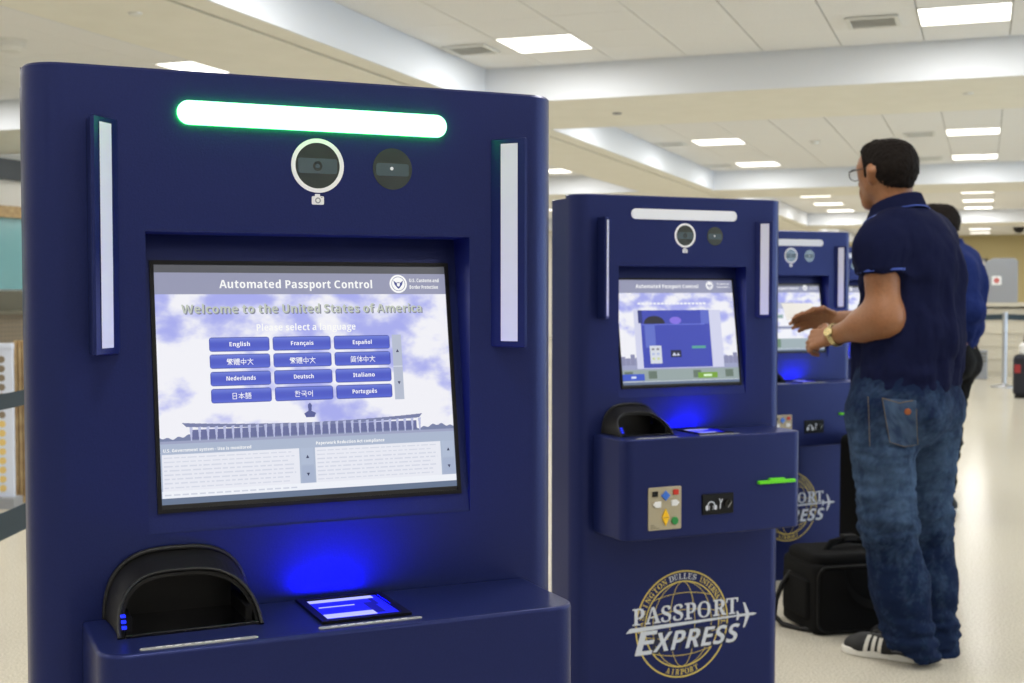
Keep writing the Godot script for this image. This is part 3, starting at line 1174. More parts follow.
# strokes on a 10 x 10 grid, y down
var glyphs := {
	"zhong": [[1, 3, 9, 3], [9, 3, 9, 7], [9, 7, 1, 7], [1, 7, 1, 3], [5, 0, 5, 10]],
	"wen": [[5, 0, 5.5, 2], [0, 2.7, 10, 2.7], [7.5, 2.7, 1, 10], [2.5, 2.7, 9.5, 10]],
	"fan": [[1, 0.5, 5, 0.5], [1, 2, 5, 2], [0, 3.4, 5, 3.4], [1, 0.5, 1, 4.6], [5, 0.5, 5, 4.6], [1, 4.6, 5, 4.6], [7, 0, 6, 2], [6, 1.3, 10, 1.3], [9, 1.3, 6, 5], [6.5, 2, 10, 5], [3, 5.4, 7, 5.4], [7, 5.4, 3, 7], [3, 7, 8, 7], [5, 7, 5, 10], [3, 8.2, 1.5, 9.6], [7, 8.2, 8.6, 9.6]],
	"ti_full": [[0.5, 0.5, 4, 0.5], [0.5, 0.5, 0.5, 3], [4, 0.5, 4, 3], [0, 3, 4.5, 3], [0.8, 4.4, 4, 4.4], [0.8, 4.4, 0.8, 10], [4, 4.4, 4, 10], [0.8, 6.2, 4, 6.2], [0.8, 8, 4, 8], [5.5, 0.5, 9.5, 0.5], [5.5, 3.6, 9.5, 3.6], [5.5, 0.5, 5.5, 3.6], [9.5, 0.5, 9.5, 3.6], [7.5, 0, 7.5, 3.6], [5.5, 2, 9.5, 2], [5, 5, 10, 5], [6, 6.2, 9, 6.2], [6, 6.2, 6, 8], [9, 6.2, 9, 8], [6, 8, 9, 8], [5, 9.8, 10, 9.8]],
	"jian": [[2, 0, 1, 2], [1.4, 1, 4.4, 1], [6.6, 0, 5.6, 2], [6, 1, 9.6, 1], [1, 3, 1, 10], [3, 3.2, 9, 3.2], [9, 3.2, 9, 10], [3, 5, 7, 5], [3, 5, 3, 9], [7, 5, 7, 9], [3, 7, 7, 7], [3, 9, 7, 9]],
	"ti_short": [[3, 0, 0.5, 4], [2, 2.6, 2, 10], [4, 2.8, 10, 2.8], [7, 0, 7, 10], [7, 2.8, 4, 7.6], [7, 2.8, 10, 7.6], [5.6, 7.8, 8.4, 7.8]],
	"ri": [[2, 0.5, 8, 0.5], [8, 0.5, 8, 9.6], [8, 9.6, 2, 9.6], [2, 9.6, 2, 0.5], [2, 5, 8, 5]],
	"ben": [[0.5, 2.8, 9.5, 2.8], [5, 0, 5, 10], [5, 2.8, 0.5, 8], [5, 2.8, 9.5, 8], [3.2, 7.6, 6.8, 7.6]],
	"go": [[1.5, 0, 2.5, 1], [0, 1.6, 4, 1.6], [0.6, 3.2, 3.6, 3.2], [0.6, 4.7, 3.6, 4.7], [0.8, 6.3, 3.4, 6.3], [0.8, 6.3, 0.8, 9.6], [3.4, 6.3, 3.4, 9.6], [0.8, 9.6, 3.4, 9.6], [5, 0.8, 9.6, 0.8], [7, 0.8, 6.4, 4.6], [5.4, 2.7, 9, 2.7], [9, 2.7, 8.6, 4.6], [4.8, 4.7, 10, 4.7], [5.6, 6.3, 9.2, 6.3], [5.6, 6.3, 5.6, 9.6], [9.2, 6.3, 9.2, 9.6], [5.6, 9.6, 9.2, 9.6]],
	"han": [[2, 0.2, 4.4, 0.2], [0.6, 1.6, 5.8, 1.6], [2, 3, 4.4, 3], [4.4, 3, 4.4, 5], [4.4, 5, 2, 5], [2, 5, 2, 3], [7.4, 0, 7.4, 6.4], [7.4, 3, 9.4, 3], [1.6, 6.6, 1.6, 9.4], [1.6, 9.4, 8, 9.4]],
	"guk": [[1.4, 0.6, 8, 0.6], [8, 0.6, 7.6, 3], [0, 4.2, 10, 4.2], [5, 4.2, 5, 6.4], [1.4, 6.8, 8, 6.8], [8, 6.8, 8, 10]],
	"eo": [[1, 2.4, 3, 1.6], [3, 1.6, 5, 2.4], [5, 2.4, 5, 6], [5, 6, 3, 7], [3, 7, 1, 6], [1, 6, 1, 2.4], [5, 4.2, 8, 4.2], [8, 0, 8, 10]],
}


func strokes(mb: MB, list: Array, u0: float, v0: float, size: float, z: float) -> void:
	var p := su(u0, v0)
	for q in list.size():
		for s in glyphs[list[q]]:
			var a := p + Vector2(s[0], -s[1]) * size / 10.0 + Vector2(q * size * 1.12, 0)
			var b := p + Vector2(s[2], -s[3]) * size / 10.0 + Vector2(q * size * 1.12, 0)
			mb.bar(a, b, size * 0.095, z)


func screen_text(mb: MB, s: String, u0: float, u1: float, v: float, cap: float, z: float, bold := true) -> void:
	var a := su(u0, v)
	var b := su(u1, v)
	letters(mb, s, a.x, b.x, a.y, cap * LCD_H, z, font(false, bold))


func agency_seal(screen: Node3D, u: float, v: float) -> void:
	var c := su(u, v)
	var d := MB.new()
	d.plate(disc(0.0122, c, 28), 0.0003, 0.0006)
	part("seal_disc", d, M.scr_white, screen)
	var e := MB.new()
	e.ring(Vector3(c.x, c.y, 0.0007), 0.0090, 0.0096, 0.0, 28)
	# wings, breast and shield
	e.plate(PackedVector2Array([c + Vector2(-0.0068, 0.0045), c + Vector2(-0.003, 0.0015), c + Vector2(0, 0.0022), c + Vector2(0.003, 0.0015), c + Vector2(0.0068, 0.0045), c + Vector2(0.0052, -0.001), c + Vector2(0.002, -0.005), c + Vector2(0, -0.0066), c + Vector2(-0.002, -0.005), c + Vector2(-0.0052, -0.001)]), 0.0006, 0.0008)
	part("seal_eagle", e, M.scr_blue, screen)
	var f := MB.new()
	f.plate(PackedVector2Array([c + Vector2(-0.0022, 0.001), c + Vector2(0.0022, 0.001), c + Vector2(0.0018, -0.0025), c + Vector2(0, -0.004), c + Vector2(-0.0018, -0.0025)]), 0.0008, 0.001)
	part("seal_shield", f, M.scr_white, screen)


func header_text(screen: Node3D, sharp: bool) -> void:
	var t := MB.new()
	screen_text(t, "Automated Passport Control", 0.208 if sharp else 0.165, 0.731 if sharp else 0.70, 0.098 if sharp else 0.078, 0.0345, 0.0005)
	part("title_lettering", t, M.scr_white, screen)
	agency_seal(screen, 0.826 if sharp else 0.80, 0.078 if sharp else 0.052)
	var c := MB.new()
	var v := 0.070 if sharp else 0.044
	screen_text(c, "U.S. Customs and", 0.867, 0.976, v, 0.0155, 0.0005)
	screen_text(c, "Border Protection", 0.867, 0.972, v + 0.030, 0.0155, 0.0005)
	part("agency_lettering", c, M.scr_white, screen)


func menu_text(screen: Node3D) -> void:
	header_text(screen, true)
	var w := MB.new()
	screen_text(w, "Welcome to the United States of America", 0.087, 0.910, 0.2085, 0.0365, 0.0003)
	part("welcome_edge", w, M.scr_grey, screen)
	var w2 := MB.new()
	screen_text(w2, "Welcome to the United States of America", 0.083, 0.906, 0.204, 0.0365, 0.0006)
	part("welcome_lettering", w2, M.scr_khaki, screen)
	var p := MB.new()
	screen_text(p, "Please select a language", 0.325, 0.664, 0.280, 0.0285, 0.0005)
	part("prompt_lettering", p, M.scr_white, screen)
	var words := [["English", "Français", "Español"], [["fan", "ti_full", "zhong", "wen"], ["fan", "ti_full", "zhong", "wen"], ["jian", "ti_short", "zhong", "wen"]], ["Nederlands", "Deutsch", "Italiano"], [["ri", "ben", "go"], ["han", "guk", "eo"], "Português"]]
	for r in 4:
		for c in 3:
			var mid: float = [0.267, 0.476, 0.685][c]
			var v := 0.306 + r * 0.0715
			var b := MB.new()
			var s = words[r][c]
			if s is String:
				var half: float = s.length() * 0.0048
				screen_text(b, s, mid - half, mid + half, v + 0.0375, 0.0175, 0.0005)
			else:
				var size := 0.0076
				strokes(b, s, mid - s.size() * 1.12 * size / LCD_W / 2, v + 0.0185, size, 0.0005)
			part("button_lettering", b, M.scr_white, screen)
	var ar := MB.new()
	for a in [[0.8095, 0.375, 1], [0.8095, 0.517, -1], [0.476, 0.818, 1], [0.476, 0.893, -1], [0.975, 0.818, 1], [0.975, 0.893, -1]]:
		var q := su(a[0], a[1])
		var s: float = a[2] * 0.0022
		ar.tri(Vector3(q.x - 0.0021, q.y - s * 0.9, 0.0005), Vector3(q.x + 0.0021, q.y - s * 0.9, 0.0005), Vector3(q.x, q.y + s, 0.0005), Vector3.BACK, Vector3.BACK, Vector3.BACK)
	part("scroll_arrows", ar, M.scr_dark, screen)
	var n := MB.new()
	screen_text(n, "U.S. Government system - Use is monitored", 0.010, 0.29, 0.772, 0.013, 0.0005)
	screen_text(n, "Paperwork Reduction Act compliance", 0.507, 0.745, 0.770, 0.013, 0.0005)
	part("notice_lettering", n, M.scr_white, screen)


func kiosk_shell() -> MB:
	var m := MB.new()
	var W := 0.341
	var r := 0.045
	var H := 1.525
	var c := 0.003
	var out := []
	for i in 9:
		var a := PI / 2 * i / 8.0
		out.append([Vector2(W - r + r * cos(a), -r + r * sin(a)), Vector2(cos(a), sin(a))])
	for i in 9:
		var a := PI / 2 + PI / 2 * i / 8.0
		out.append([Vector2(-W + r + r * cos(a), -r + r * sin(a)), Vector2(cos(a), sin(a))])
	out.push_front([Vector2(W, -0.06), Vector2(1, 0)])
	out.append([Vector2(-W, -0.06), Vector2(-1, 0)])
	var v3 := func(p: Vector2, y: float) -> Vector3: return Vector3(p.x, y, p.y)
	for i in out.size() - 1:
		var p: Vector2 = out[i][0]
		var q: Vector2 = out[i + 1][0]
		var pn := Vector3(out[i][1].x, 0, out[i][1].y)
		var qn := Vector3(out[i + 1][1].x, 0, out[i + 1][1].y)
		if i != 9:
			m.squad(v3.call(p, 0.0), v3.call(q, 0.0), v3.call(q, H - c), v3.call(p, H - c), pn, qn, qn, pn)
		var pi: Vector2 = p - out[i][1] * c
		var qi: Vector2 = q - out[i + 1][1] * c
		m.squad(v3.call(p, H - c), v3.call(q, H - c), v3.call(qi, H), v3.call(pi, H), pn + Vector3.UP, qn + Vector3.UP, qn + Vector3.UP, pn + Vector3.UP)
		m.tri(v3.call(pi, H), v3.call(qi, H), Vector3(0, H, -0.06), Vector3.UP, Vector3.UP, Vector3.UP)
	m.quad(Vector3(-W, 0, -0.06), Vector3(W, 0, -0.06), Vector3(W, H, -0.06), Vector3(-W, H, -0.06), Vector3.FORWARD)
	var f := func(x0: float, y0: float, x1: float, y1: float) -> void: m.quad(Vector3(x0, y0, 0), Vector3(x1, y0, 0), Vector3(x1, y1, 0), Vector3(x0, y1, 0), Vector3.BACK)
	var X := 0.208
	f.call(-W + r, 0.0, -X, H - c)
	f.call(X, 0.0, W - r, H - c)
	f.call(-X, 0.0, X, 0.969)
	f.call(-X, 1.332, X, H - c)
	return m


func kiosk_recess() -> MB:
	var m := MB.new()
	var X := 0.208
	var b := Vector3(0, 0.969, -0.001)
	var t := Vector3(0, 1.331, -0.058)
	var nn := Vector3(0, 0.057, 0.361).normalized()
	m.quad(b - Vector3(X, 0, 0), b + Vector3(X, 0, 0), t + Vector3(X, 0, 0), t - Vector3(X, 0, 0), nn)
	m.quad(Vector3(-X, 1.332, 0), Vector3(X, 1.332, 0), Vector3(X, 1.331, -0.058), Vector3(-X, 1.331, -0.058), Vector3.DOWN)
	for s in [-1.0, 1.0]:
		m.tri(Vector3(s * X, 0.969, 0), Vector3(s * X, 1.332, 0), Vector3(s * X, 1.331, -0.058), Vector3(-s, 0, 0), Vector3(-s, 0, 0), Vector3(-s, 0, 0))
		m.tri(Vector3(s * X, 0.969, 0), Vector3(s * X, 1.331, -0.058), Vector3(s * X, 0.969, -0.001), Vector3(-s, 0, 0), Vector3(-s, 0, 0), Vector3(-s, 0, 0))
	return m


func side_light(t: Node3D, s: float) -> void:
	# a wedge whose sloping face looks inward: s is -1 for the left one
	var L := 0.046
	var al := deg_to_rad(50.0)
	var wd := L * cos(al)
	var hh := L * sin(al)
	var x := s * 0.2735
	var prof := PackedVector2Array([Vector2(0, 0), Vector2(0, hh + 0.004), Vector2(-s * 0.004, hh + 0.005), Vector2(-s * (wd + 0.004), 0.003), Vector2(-s * (wd + 0.005), 0)])
	var m := MB.new()
	m.xf = Transform3D(Basis(), Vector3(x, 0, 0))
	m.prism(prof, 1.187, 1.462, 0.0015)
	var h := part("side_light", m, M.navy, t)
	var st := MB.new()
	var e0 := Vector3(x - s * 0.004, 0, hh + 0.005)
	var e1 := Vector3(x - s * (wd + 0.004), 0, 0.003)
	var d := (e1 - e0).normalized()
	var nn := Vector3(-s * sin(al), 0, cos(al))
	var a := e0 + d * 0.010
	var b := e0 + d * 0.035
	st.quad(a + nn * 0.0008 + Vector3.UP * 1.195, b + nn * 0.0008 + Vector3.UP * 1.195, b + nn * 0.0008 + Vector3.UP * 1.455, a + nn * 0.0008 + Vector3.UP * 1.455, nn)
	part("diffuser_strip", st, M.strip, h)


func reader_hood(t: Node3D) -> void:
	# a black visor over the passport reader: an arch that leans back from its front feet
	var y0 := 0.8735
	var cx := -0.176
	var steps := 28
	var rim := func(u: float, grow: float, back: bool) -> Vector3:
		# u runs from the left foot over the top to the right foot
		var a := PI * (1.0 - u)
		var ex := 0.66
		var cc := cos(a)
		var ss := sin(a)
		var x := signf(cc) * pow(absf(cc), ex)
		var y := pow(absf(ss), 0.84)
		if back:
			return Vector3(cx + x * (0.084 + grow), y0 + y * (0.078 + grow), 0.002)
		return Vector3(cx + x * (0.080 + grow), y0 + y * (0.057 + grow), 0.102 - 0.068 * pow(y, 1.1))
	var m := MB.new()
	var prev := []
	for i in steps + 1:
		var u := float(i) / steps
		var ob: Vector3 = rim.call(u, 0.0, true)
		var of: Vector3 = rim.call(u, 0.0, false)
		var ib: Vector3 = rim.call(u, -0.006, true)
		var inf: Vector3 = rim.call(u, -0.006, false)
		var mid := ob.lerp(of, 0.55) + Vector3(0, 0.004, 0)
		var a := PI * (1.0 - u)
		var nn := Vector3(cos(a), sin(a) + 0.05, 0.25).normalized()
		prev.append([ob, mid, of, inf, ib, nn])
	for i in steps:
		var p: Array = prev[i]
		var q: Array = prev[i + 1]
		m.squad(p[0], q[0], q[1], p[1], p[5], q[5], q[5], p[5])
		m.squad(p[1], q[1], q[2], p[2], p[5], q[5], q[5], p[5])
		m.squad(p[2], q[2], q[3], p[3], Vector3.BACK + p[5] * 0.3, Vector3.BACK + q[5] * 0.3, Vector3.BACK, Vector3.BACK)
		m.squad(p[3], q[3], q[4], p[4], -p[5], -q[5], -q[5], -p[5])
	var hood := part("reader_hood", m, M.hood, t)
	var tr := MB.new()
	var pts := []
	var pts2 := []
	for p in prev:
		pts.append(p[2] + Vector3(0, 0.001, 0.001))
		pts2.append(p[0] + Vector3(0, 0.001, 0.003))
	tr.tube(pts, 0.0025, 6)
	part("front_rim", tr, M.hood, hood)
	var tb := MB.new()
	tb.tube(pts2, 0.0035, 6)
	part("back_rim", tb, M.hood, hood)
	# inside: back plate, glass bed and ribs
	var bk := MB.new()
	bk.box(Vector3(cx, y0 + 0.024, 0.006), Vector3(0.128, 0.048, 0.006))
	part("reader_back", bk, M.black, hood)
	var bed := MB.new()
	var poly := PackedVector2Array([Vector2(cx - 0.072, 0.006), Vector2(cx + 0.072, 0.006), Vector2(cx + 0.078, 0.100), Vector2(cx - 0.074, 0.104)])
	bed.prism(poly, y0 - 0.001, y0 + 0.004, 0.0015)
	part("reader_glass", bed, M.black_gloss, hood)
	for s in [-1.0, 1.0]:
		var ch := MB.new()
		ch.box(Vector3(cx + s * 0.068, y0 + 0.010, 0.046), Vector3(0.008, 0.020, 0.084))
		part("reader_cheek", ch, M.black, hood)
	for i in 3:
		var led := MB.new()
		led.box(Vector3(cx - 0.0745, y0 + 0.012 + i * 0.0055, 0.1000 - i * 0.0042), Vector3(0.005, 0.0028, 0.006))
		part("blue_led", led, M.led_blue, hood)


func key_pad(t: Node3D) -> void:
	var z := 0.1705
	var c := Vector2(-0.163, 0.688)
	var w := 0.101
	var h := 0.114
	var p := MB.new()
	p.plate(round_rect(w, h, 0.004, c), z - 0.001, z + 0.003, 0.001)
	var pad := part("keypad", p, M.keypad, t)
	var at := func(u: float, v: float) -> Vector2: return c + Vector2((u - 0.5) * w, (0.5 - v) * h)
	var key := func(poly: PackedVector2Array, m: Material) -> void:
		var b := MB.new()
		b.plate(poly, z + 0.0025, z + 0.0075, 0.001)
		part("key", b, m, pad)
	var diamond := func(q: Vector2, s: float) -> PackedVector2Array: return PackedVector2Array([q + Vector2(-s, 0), q + Vector2(0, -s), q + Vector2(s, 0), q + Vector2(0, s)])
	key.call(round_rect(0.016, 0.014, 0.002, at.call(0.19, 0.15)), M.black)
	key.call(diamond.call(at.call(0.51, 0.20), 0.0135), M.blue_key)
	key.call(round_rect(0.016, 0.014, 0.002, at.call(0.82, 0.13)), M.red)
	var q: Vector2 = at.call(0.25, 0.40)
	key.call(PackedVector2Array([q + Vector2(-0.013, 0), q + Vector2(-0.005, -0.008), q + Vector2(0.011, -0.008), q + Vector2(0.011, 0.008), q + Vector2(-0.005, 0.008)]), M.white)
	q = at.call(0.79, 0.38)
	key.call(PackedVector2Array([q + Vector2(0.013, 0), q + Vector2(0.005, -0.008), q + Vector2(-0.011, -0.008), q + Vector2(-0.011, 0.008), q + Vector2(0.005, 0.008)]), M.white)
	q = at.call(0.51, 0.61)
	key.call(PackedVector2Array([q + Vector2(-0.011, -0.010), q + Vector2(0.011, -0.010), q + Vector2(0, 0.012)]), M.yellow)
	q = at.call(0.51, 0.80)
	key.call(PackedVector2Array([q + Vector2(-0.011, 0.010), q + Vector2(0.011, 0.010), q + Vector2(0, -0.012)]), M.yellow)
	key.call(disc(0.0105, at.call(0.79, 0.80), 20), M.green_key)
	var l := MB.new()
	for i in 3:
		var a: Vector2 = at.call(0.07, 0.88 + 0.035 * i)
		l.bar(a, a + Vector2([0.010, 0.016, 0.026][i], 0), 0.0016, z + 0.0032)
	part("small_print", l, M.olive, pad)


func audio_plate(t: Node3D) -> void:
	var z := 0.1705
	var c := Vector2(0.003, 0.689)
	var p := MB.new()
	p.plate(round_rect(0.100, 0.056, 0.003, c), z - 0.001, z + 0.003, 0.001)
	var pl := part("audio_plate", p, M.black, t)
	var ic := MB.new()
	var a := c + Vector2(-0.022, -0.004)
	ic.ring(Vector3(a.x, a.y, z + 0.0032), 0.0095, 0.0125, 0.0005, 16, 0.0, PI)
	for s in [-1, 1]:
		ic.plate(round_rect(0.008, 0.013, 0.003, a + Vector2(s * 0.0135, -0.005)), z + 0.003, z + 0.004)
		ic.bar(a + Vector2(s * 0.006, -0.01), a + Vector2(s * 0.006, 0.0), 0.0015, z + 0.0036)
	ic.bar(c + Vector2(0.004, 0.013), c + Vector2(0.008, 0.006), 0.0028, z + 0.0036)
	ic.bar(c + Vector2(0.008, 0.006), c + Vector2(0.006, -0.012), 0.0028, z + 0.0036)
	ic.bar(c + Vector2(0.013, 0.012), c + Vector2(0.010, 0.005), 0.0028, z + 0.0036)
	part("headphone_symbol", ic, M.silver, pl)
	var j := MB.new()
	j.ring(Vector3(c.x + 0.030, c.y, z + 0.003), 0.004, 0.011, 0.004, 20)
	part("jack_socket", j, M.black_gloss, pl)
	var k := MB.new()
	k.bar(c + Vector2(0.030, -0.010), c + Vector2(0.034, -0.005), 0.002, z + 0.0075)
	k.bar(c + Vector2(0.034, -0.005), c + Vector2(0.040, 0.004), 0.002, z + 0.0075)
	part("socket_mark", k, M.plate, pl)


func emblem(t: Node3D) -> void:
	var z := 0.0004
	var c := Vector2(0.0, 0.3215)
	var C := Vector3(c.x, c.y, z)
	var r := MB.new()
	r.ring(C, 0.1485, 0.1525, 0.0003, 72)
	r.ring(C, 0.1200, 0.1235, 0.0003, 72)
	# meridians and parallels of the globe
	var R := 0.121
	for k in [0.34, 0.80]:
		for i in 48:
			var a := TAU * i / 48.0
			var b := TAU * (i + 1) / 48.0
			r.bar(c + Vector2(cos(a) * R * k, sin(a) * R), c + Vector2(cos(b) * R * k, sin(b) * R), 0.0017, z + 0.0003)
	for y in [-0.62, -0.22, 0.22, 0.62]:
		var hw := sqrt(1.0 - y * y) * R
		for i in 16:
			var u := -1.0 + i / 8.0
			var w := u + 0.125
			r.bar(c + Vector2(hw * u, R * y + signf(y) * 0.014 * (1 - u * u)), c + Vector2(hw * w, R * y + signf(y) * 0.014 * (1 - w * w)), 0.0017, z + 0.0003)
	var em := part("emblem", r, M.gold, t)
	# lettering round the ring
	var arc := func(s: String, a0: float, a1: float, rad: float, h: float, inside: bool, m: Material) -> void:
		var mb := MB.new()
		var f := font(true, true)
		for i in s.length():
			if s[i] == " ":
				continue
			var a := lerpf(a0, a1, (i + 0.5) / s.length())
			var one := MB.new()
			var wd := h * (0.95 if s[i] in "WMNOGD" else 0.35 if s[i] == "I" else 0.75)
			letters(one, s[i], -wd / 2, wd / 2, 0, h, 0, f)
			var rot := a - PI / 2 if not inside else a + PI / 2
			var pos := c + Vector2.from_angle(a) * rad
			mb.join(one.mesh(), Transform3D(Basis(Vector3.BACK, rot), Vector3(pos.x, pos.y, z + 0.0004)))
		part("ring_lettering", mb, m, em)
	arc.call("WASHINGTON", deg_to_rad(186), deg_to_rad(112), 0.1285, 0.0155, false, M.gold)
	arc.call("DULLES", deg_to_rad(109), deg_to_rad(70), 0.1280, 0.0165, false, M.silver)
	arc.call("INTERNATIONAL", deg_to_rad(66), deg_to_rad(-6), 0.1285, 0.0155, false, M.gold)
	arc.call("AIRPORT", deg_to_rad(-113), deg_to_rad(-67), 0.1440, 0.0155, true, M.gold)
	# PASSPORT EXPRESS with the aeroplane line, each on a thin dark ground
	var back := MB.new()
	letters(back, "PASSPORT", -0.1625, 0.1890, 0.3305, 0.0490, z + 0.0006, font(true, true))
	letters(back, "EXPRESS", -0.1100, 0.1740, 0.2475, 0.0600, z + 0.0006, font(false, true), 0.30)
	part("lettering_ground", back, M.navy_dark, em)
	var p := MB.new()
	letters(p, "PASSPORT", -0.1620, 0.1870, 0.3325, 0.0470, z + 0.0009, font(true, true))
	part("passport_lettering", p, M.silver, em)
	var e := MB.new()
	letters(e, "E", -0.1620, -0.1080, 0.2470, 0.0660, z + 0.0009, font(false, true), 0.30)
	letters(e, "XPRESS", -0.1030, 0.1740, 0.2510, 0.0530, z + 0.0009, font(false, true), 0.30)
	part("express_lettering", e, M.silver, em)
	var a := MB.new()
	a.plate(PackedVector2Array([Vector2(-0.183, 0.3125), Vector2(-0.170, 0.3255), Vector2(0.196, 0.3285), Vector2(0.196, 0.3240)]), z + 0.0006, z + 0.0012)
	# aeroplane: fuselage, swept wings and tail
	a.plate(PackedVector2Array([Vector2(0.185, 0.3225), Vector2(0.240, 0.3225), Vector2(0.2515, 0.3262), Vector2(0.240, 0.3300), Vector2(0.185, 0.3300)]), z + 0.0006, z + 0.0013)
	for s in [-1.0, 1.0]:
		var y0 := 0.3262
		a.plate(PackedVector2Array([Vector2(0.214, y0), Vector2(0.228, y0), Vector2(0.211, y0 + s * 0.035), Vector2(0.204, y0 + s * 0.037)]), z + 0.0006, z + 0.0012)
		a.plate(PackedVector2Array([Vector2(0.184, y0), Vector2(0.194, y0), Vector2(0.187, y0 + s * 0.013), Vector2(0.181, y0 + s * 0.013)]), z + 0.0006, z + 0.0012)
	part("aeroplane_line", a, M.silver, em)


func kiosk_body() -> Node3D:
	var t := Node3D.new()
	part("front_shell", kiosk_shell(), M.navy, t)
	# dark seam and the cabinet behind the shell
	part("seam", span(Vector3(-0.325, 0, -0.068), Vector3(0.325, 1.50, -0.06)), M.seam, t)
	var cab := MB.new()
	cab.prism(PackedVector2Array([Vector2(-0.336, -0.068), Vector2(0.336, -0.068), Vector2(0.336, -0.155), Vector2(0.31, -0.18), Vector2(-0.31, -0.18), Vector2(-0.336, -0.155)]), 0.0, 1.516, 0.002)
	part("cabinet", cab, M.navy, t)
	part("recess", kiosk_recess(), M.navy, t)
	# screen frame, tilted back
	var vv := Vector3(0, 0.361, -0.057).normalized()
	var nn := Vector3(0, 0.057, 0.361).normalized()
	lcd_at = Transform3D(Basis(Vector3.RIGHT, vv, nn), Vector3(0.0, 1.1455, -0.0289))
	var bz := MB.new()
	for s in [-1.0, 1.0]:
		bz.box(Vector3(s * (LCD_W / 2 + 0.0025), 0, 0.001), Vector3(0.005, LCD_H + 0.010, 0.006))
		bz.box(Vector3(0, s * (LCD_H / 2 + 0.0025), 0.001), Vector3(LCD_W, 0.005, 0.006))
	part("screen_bezel", bz, M.black, t, lcd_at)
	# camera window in its white ring, with the camera symbol below, and the sensor window
	var rg := MB.new()
	rg.ring(Vector3(0.0025, 1.4178, 0), 0.0285, 0.0338, 0.0012, 48)
	var ring := part("camera_ring", rg, M.white, t)
	var ln := MB.new()
	ln.plate(disc(0.0285, Vector2(0.0025, 1.4178), 40), -0.0005, 0.0006)
	part("camera_window", ln, M.lens, ring)
	# a grey band with a small circle, laid flat on the camera window
	var cband := MB.new()
	cband.plate(round_rect(0.050, 0.019, 0.003, Vector2(0.0025, 1.4175)), 0.0006, 0.0009)
	part("camera_band", cband, M.window_band, ring)
	var ccircle := MB.new()
	ccircle.ring(Vector3(0.0025, 1.4175, 0.0009), 0.0030, 0.0060, 0.0003, 20)
	part("camera_circle", ccircle, M.lens, ring)
	var ic := MB.new()
	var q := Vector2(0.0025, 1.3755)
	ic.plate(round_rect(0.0155, 0.0105, 0.0015, q + Vector2(0, -0.001)), 0.0, 0.0009)
	ic.plate(round_rect(0.0065, 0.003, 0.0006, q + Vector2(-0.0005, 0.0055)), 0.0, 0.0009)
	part("camera_symbol", ic, M.white, ring)
	var il := MB.new()
	il.ring(Vector3(q.x, q.y - 0.001, 0.001), 0.0022, 0.0037, 0.0003, 20)
	il.bar(q + Vector2(0.0045, 0.0028), q + Vector2(0.0055, 0.0028), 0.001, 0.0013)
	part("symbol_lens", il, M.grey, ring)
	var sn := MB.new()
	sn.plate(disc(0.0265, Vector2(0.1012, 1.4175), 36), -0.0005, 0.0006)
	var sw := part("sensor_window", sn, M.lens, t)
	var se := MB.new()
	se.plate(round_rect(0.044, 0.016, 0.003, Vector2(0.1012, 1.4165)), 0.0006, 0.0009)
	part("sensor_band", se, M.window_band, sw)  # grey band laid flat on the sensor window
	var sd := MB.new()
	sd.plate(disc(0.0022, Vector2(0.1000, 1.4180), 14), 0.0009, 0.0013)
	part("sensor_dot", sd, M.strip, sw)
	side_light(t, -1.0)
	side_light(t, 1.0)
	# the tray
	var W := 0.285
	var o := PackedVector2Array([Vector2(-W, 0.0)])
	for i in 7:
		var a := PI - PI / 2 * i / 6.0
		o.append(Vector2(-W + 0.032 + 0.032 * cos(a), 0.138 + 0.032 * sin(a)))
	for i in 7:
		var a := PI / 2 - PI / 2 * i / 6.0
		o.append(Vector2(W - 0.032 + 0.032 * cos(a), 0.138 + 0.032 * sin(a)))
	o.append(Vector2(W, 0.0))
	var tm := MB.new()
	tm.prism(o, 0.606, 0.8735, 0.005, 3)
	var tray := part("tray", tm, M.navy, t)
	for e in [[-0.1775, 0.1565, 0.129], [0.0215, 0.1495, 0.126]]:
		var pm := MB.new()
		pm.prism(round_rect(e[2], 0.0075, 0.0036, Vector2(e[0], e[1])), 0.873, 0.8748, 0.0005)
		var pl := part("instruction_plate", pm, M.plate, tray)
		var tx := MB.new()
		var rng := RandomNumberGenerator.new()
		rng.seed = 8
		for i in 9:
			var x: float = e[0] - 0.045 + i * 0.0105 + rng.randf() * 0.002
			tx.box(Vector3(x, 0.8749, e[1]), Vector3(0.007, 0.0003, 0.0022))
		part("plate_print", tx, M.white, pl)
	reader_hood(t)
	# fingerprint scanner with its blue light
	var fm := MB.new()
	var gx := 0.0225
	for s in [-1.0, 1.0]:
		fm.box(Vector3(gx + s * 0.0505, 0.8745, 0.073), Vector3(0.009, 0.005, 0.122))
		fm.box(Vector3(gx, 0.8745, 0.073 + s * 0.0565), Vector3(0.092, 0.005, 0.009))
	var fp := part("fingerprint_scanner", fm, M.black, t)
	var gm := MB.new()
	gm.quad(Vector3(gx - 0.046, 0.8746, 0.021), Vector3(gx + 0.046, 0.8746, 0.021), Vector3(gx + 0.046, 0.8746, 0.125), Vector3(gx - 0.046, 0.8746, 0.125), Vector3.UP)
	part("scanner_light", gm, M.scan_blue, fp)
	var g2 := MB.new()
	g2.box(Vector3(gx - 0.002, 0.8748, 0.029), Vector3(0.082, 0.0004, 0.012))
	g2.box(Vector3(gx - 0.012, 0.8748, 0.104), Vector3(0.062, 0.0004, 0.018))
	g2.box(Vector3(gx - 0.016, 0.8748, 0.060), Vector3(0.045, 0.0004, 0.003))
	part("scanner_light_band", g2, M.scan_pale, fp)
	var g3 := MB.new()
	g3.box(Vector3(gx + 0.025, 0.8749, 0.082), Vector3(0.012, 0.0004, 0.05))
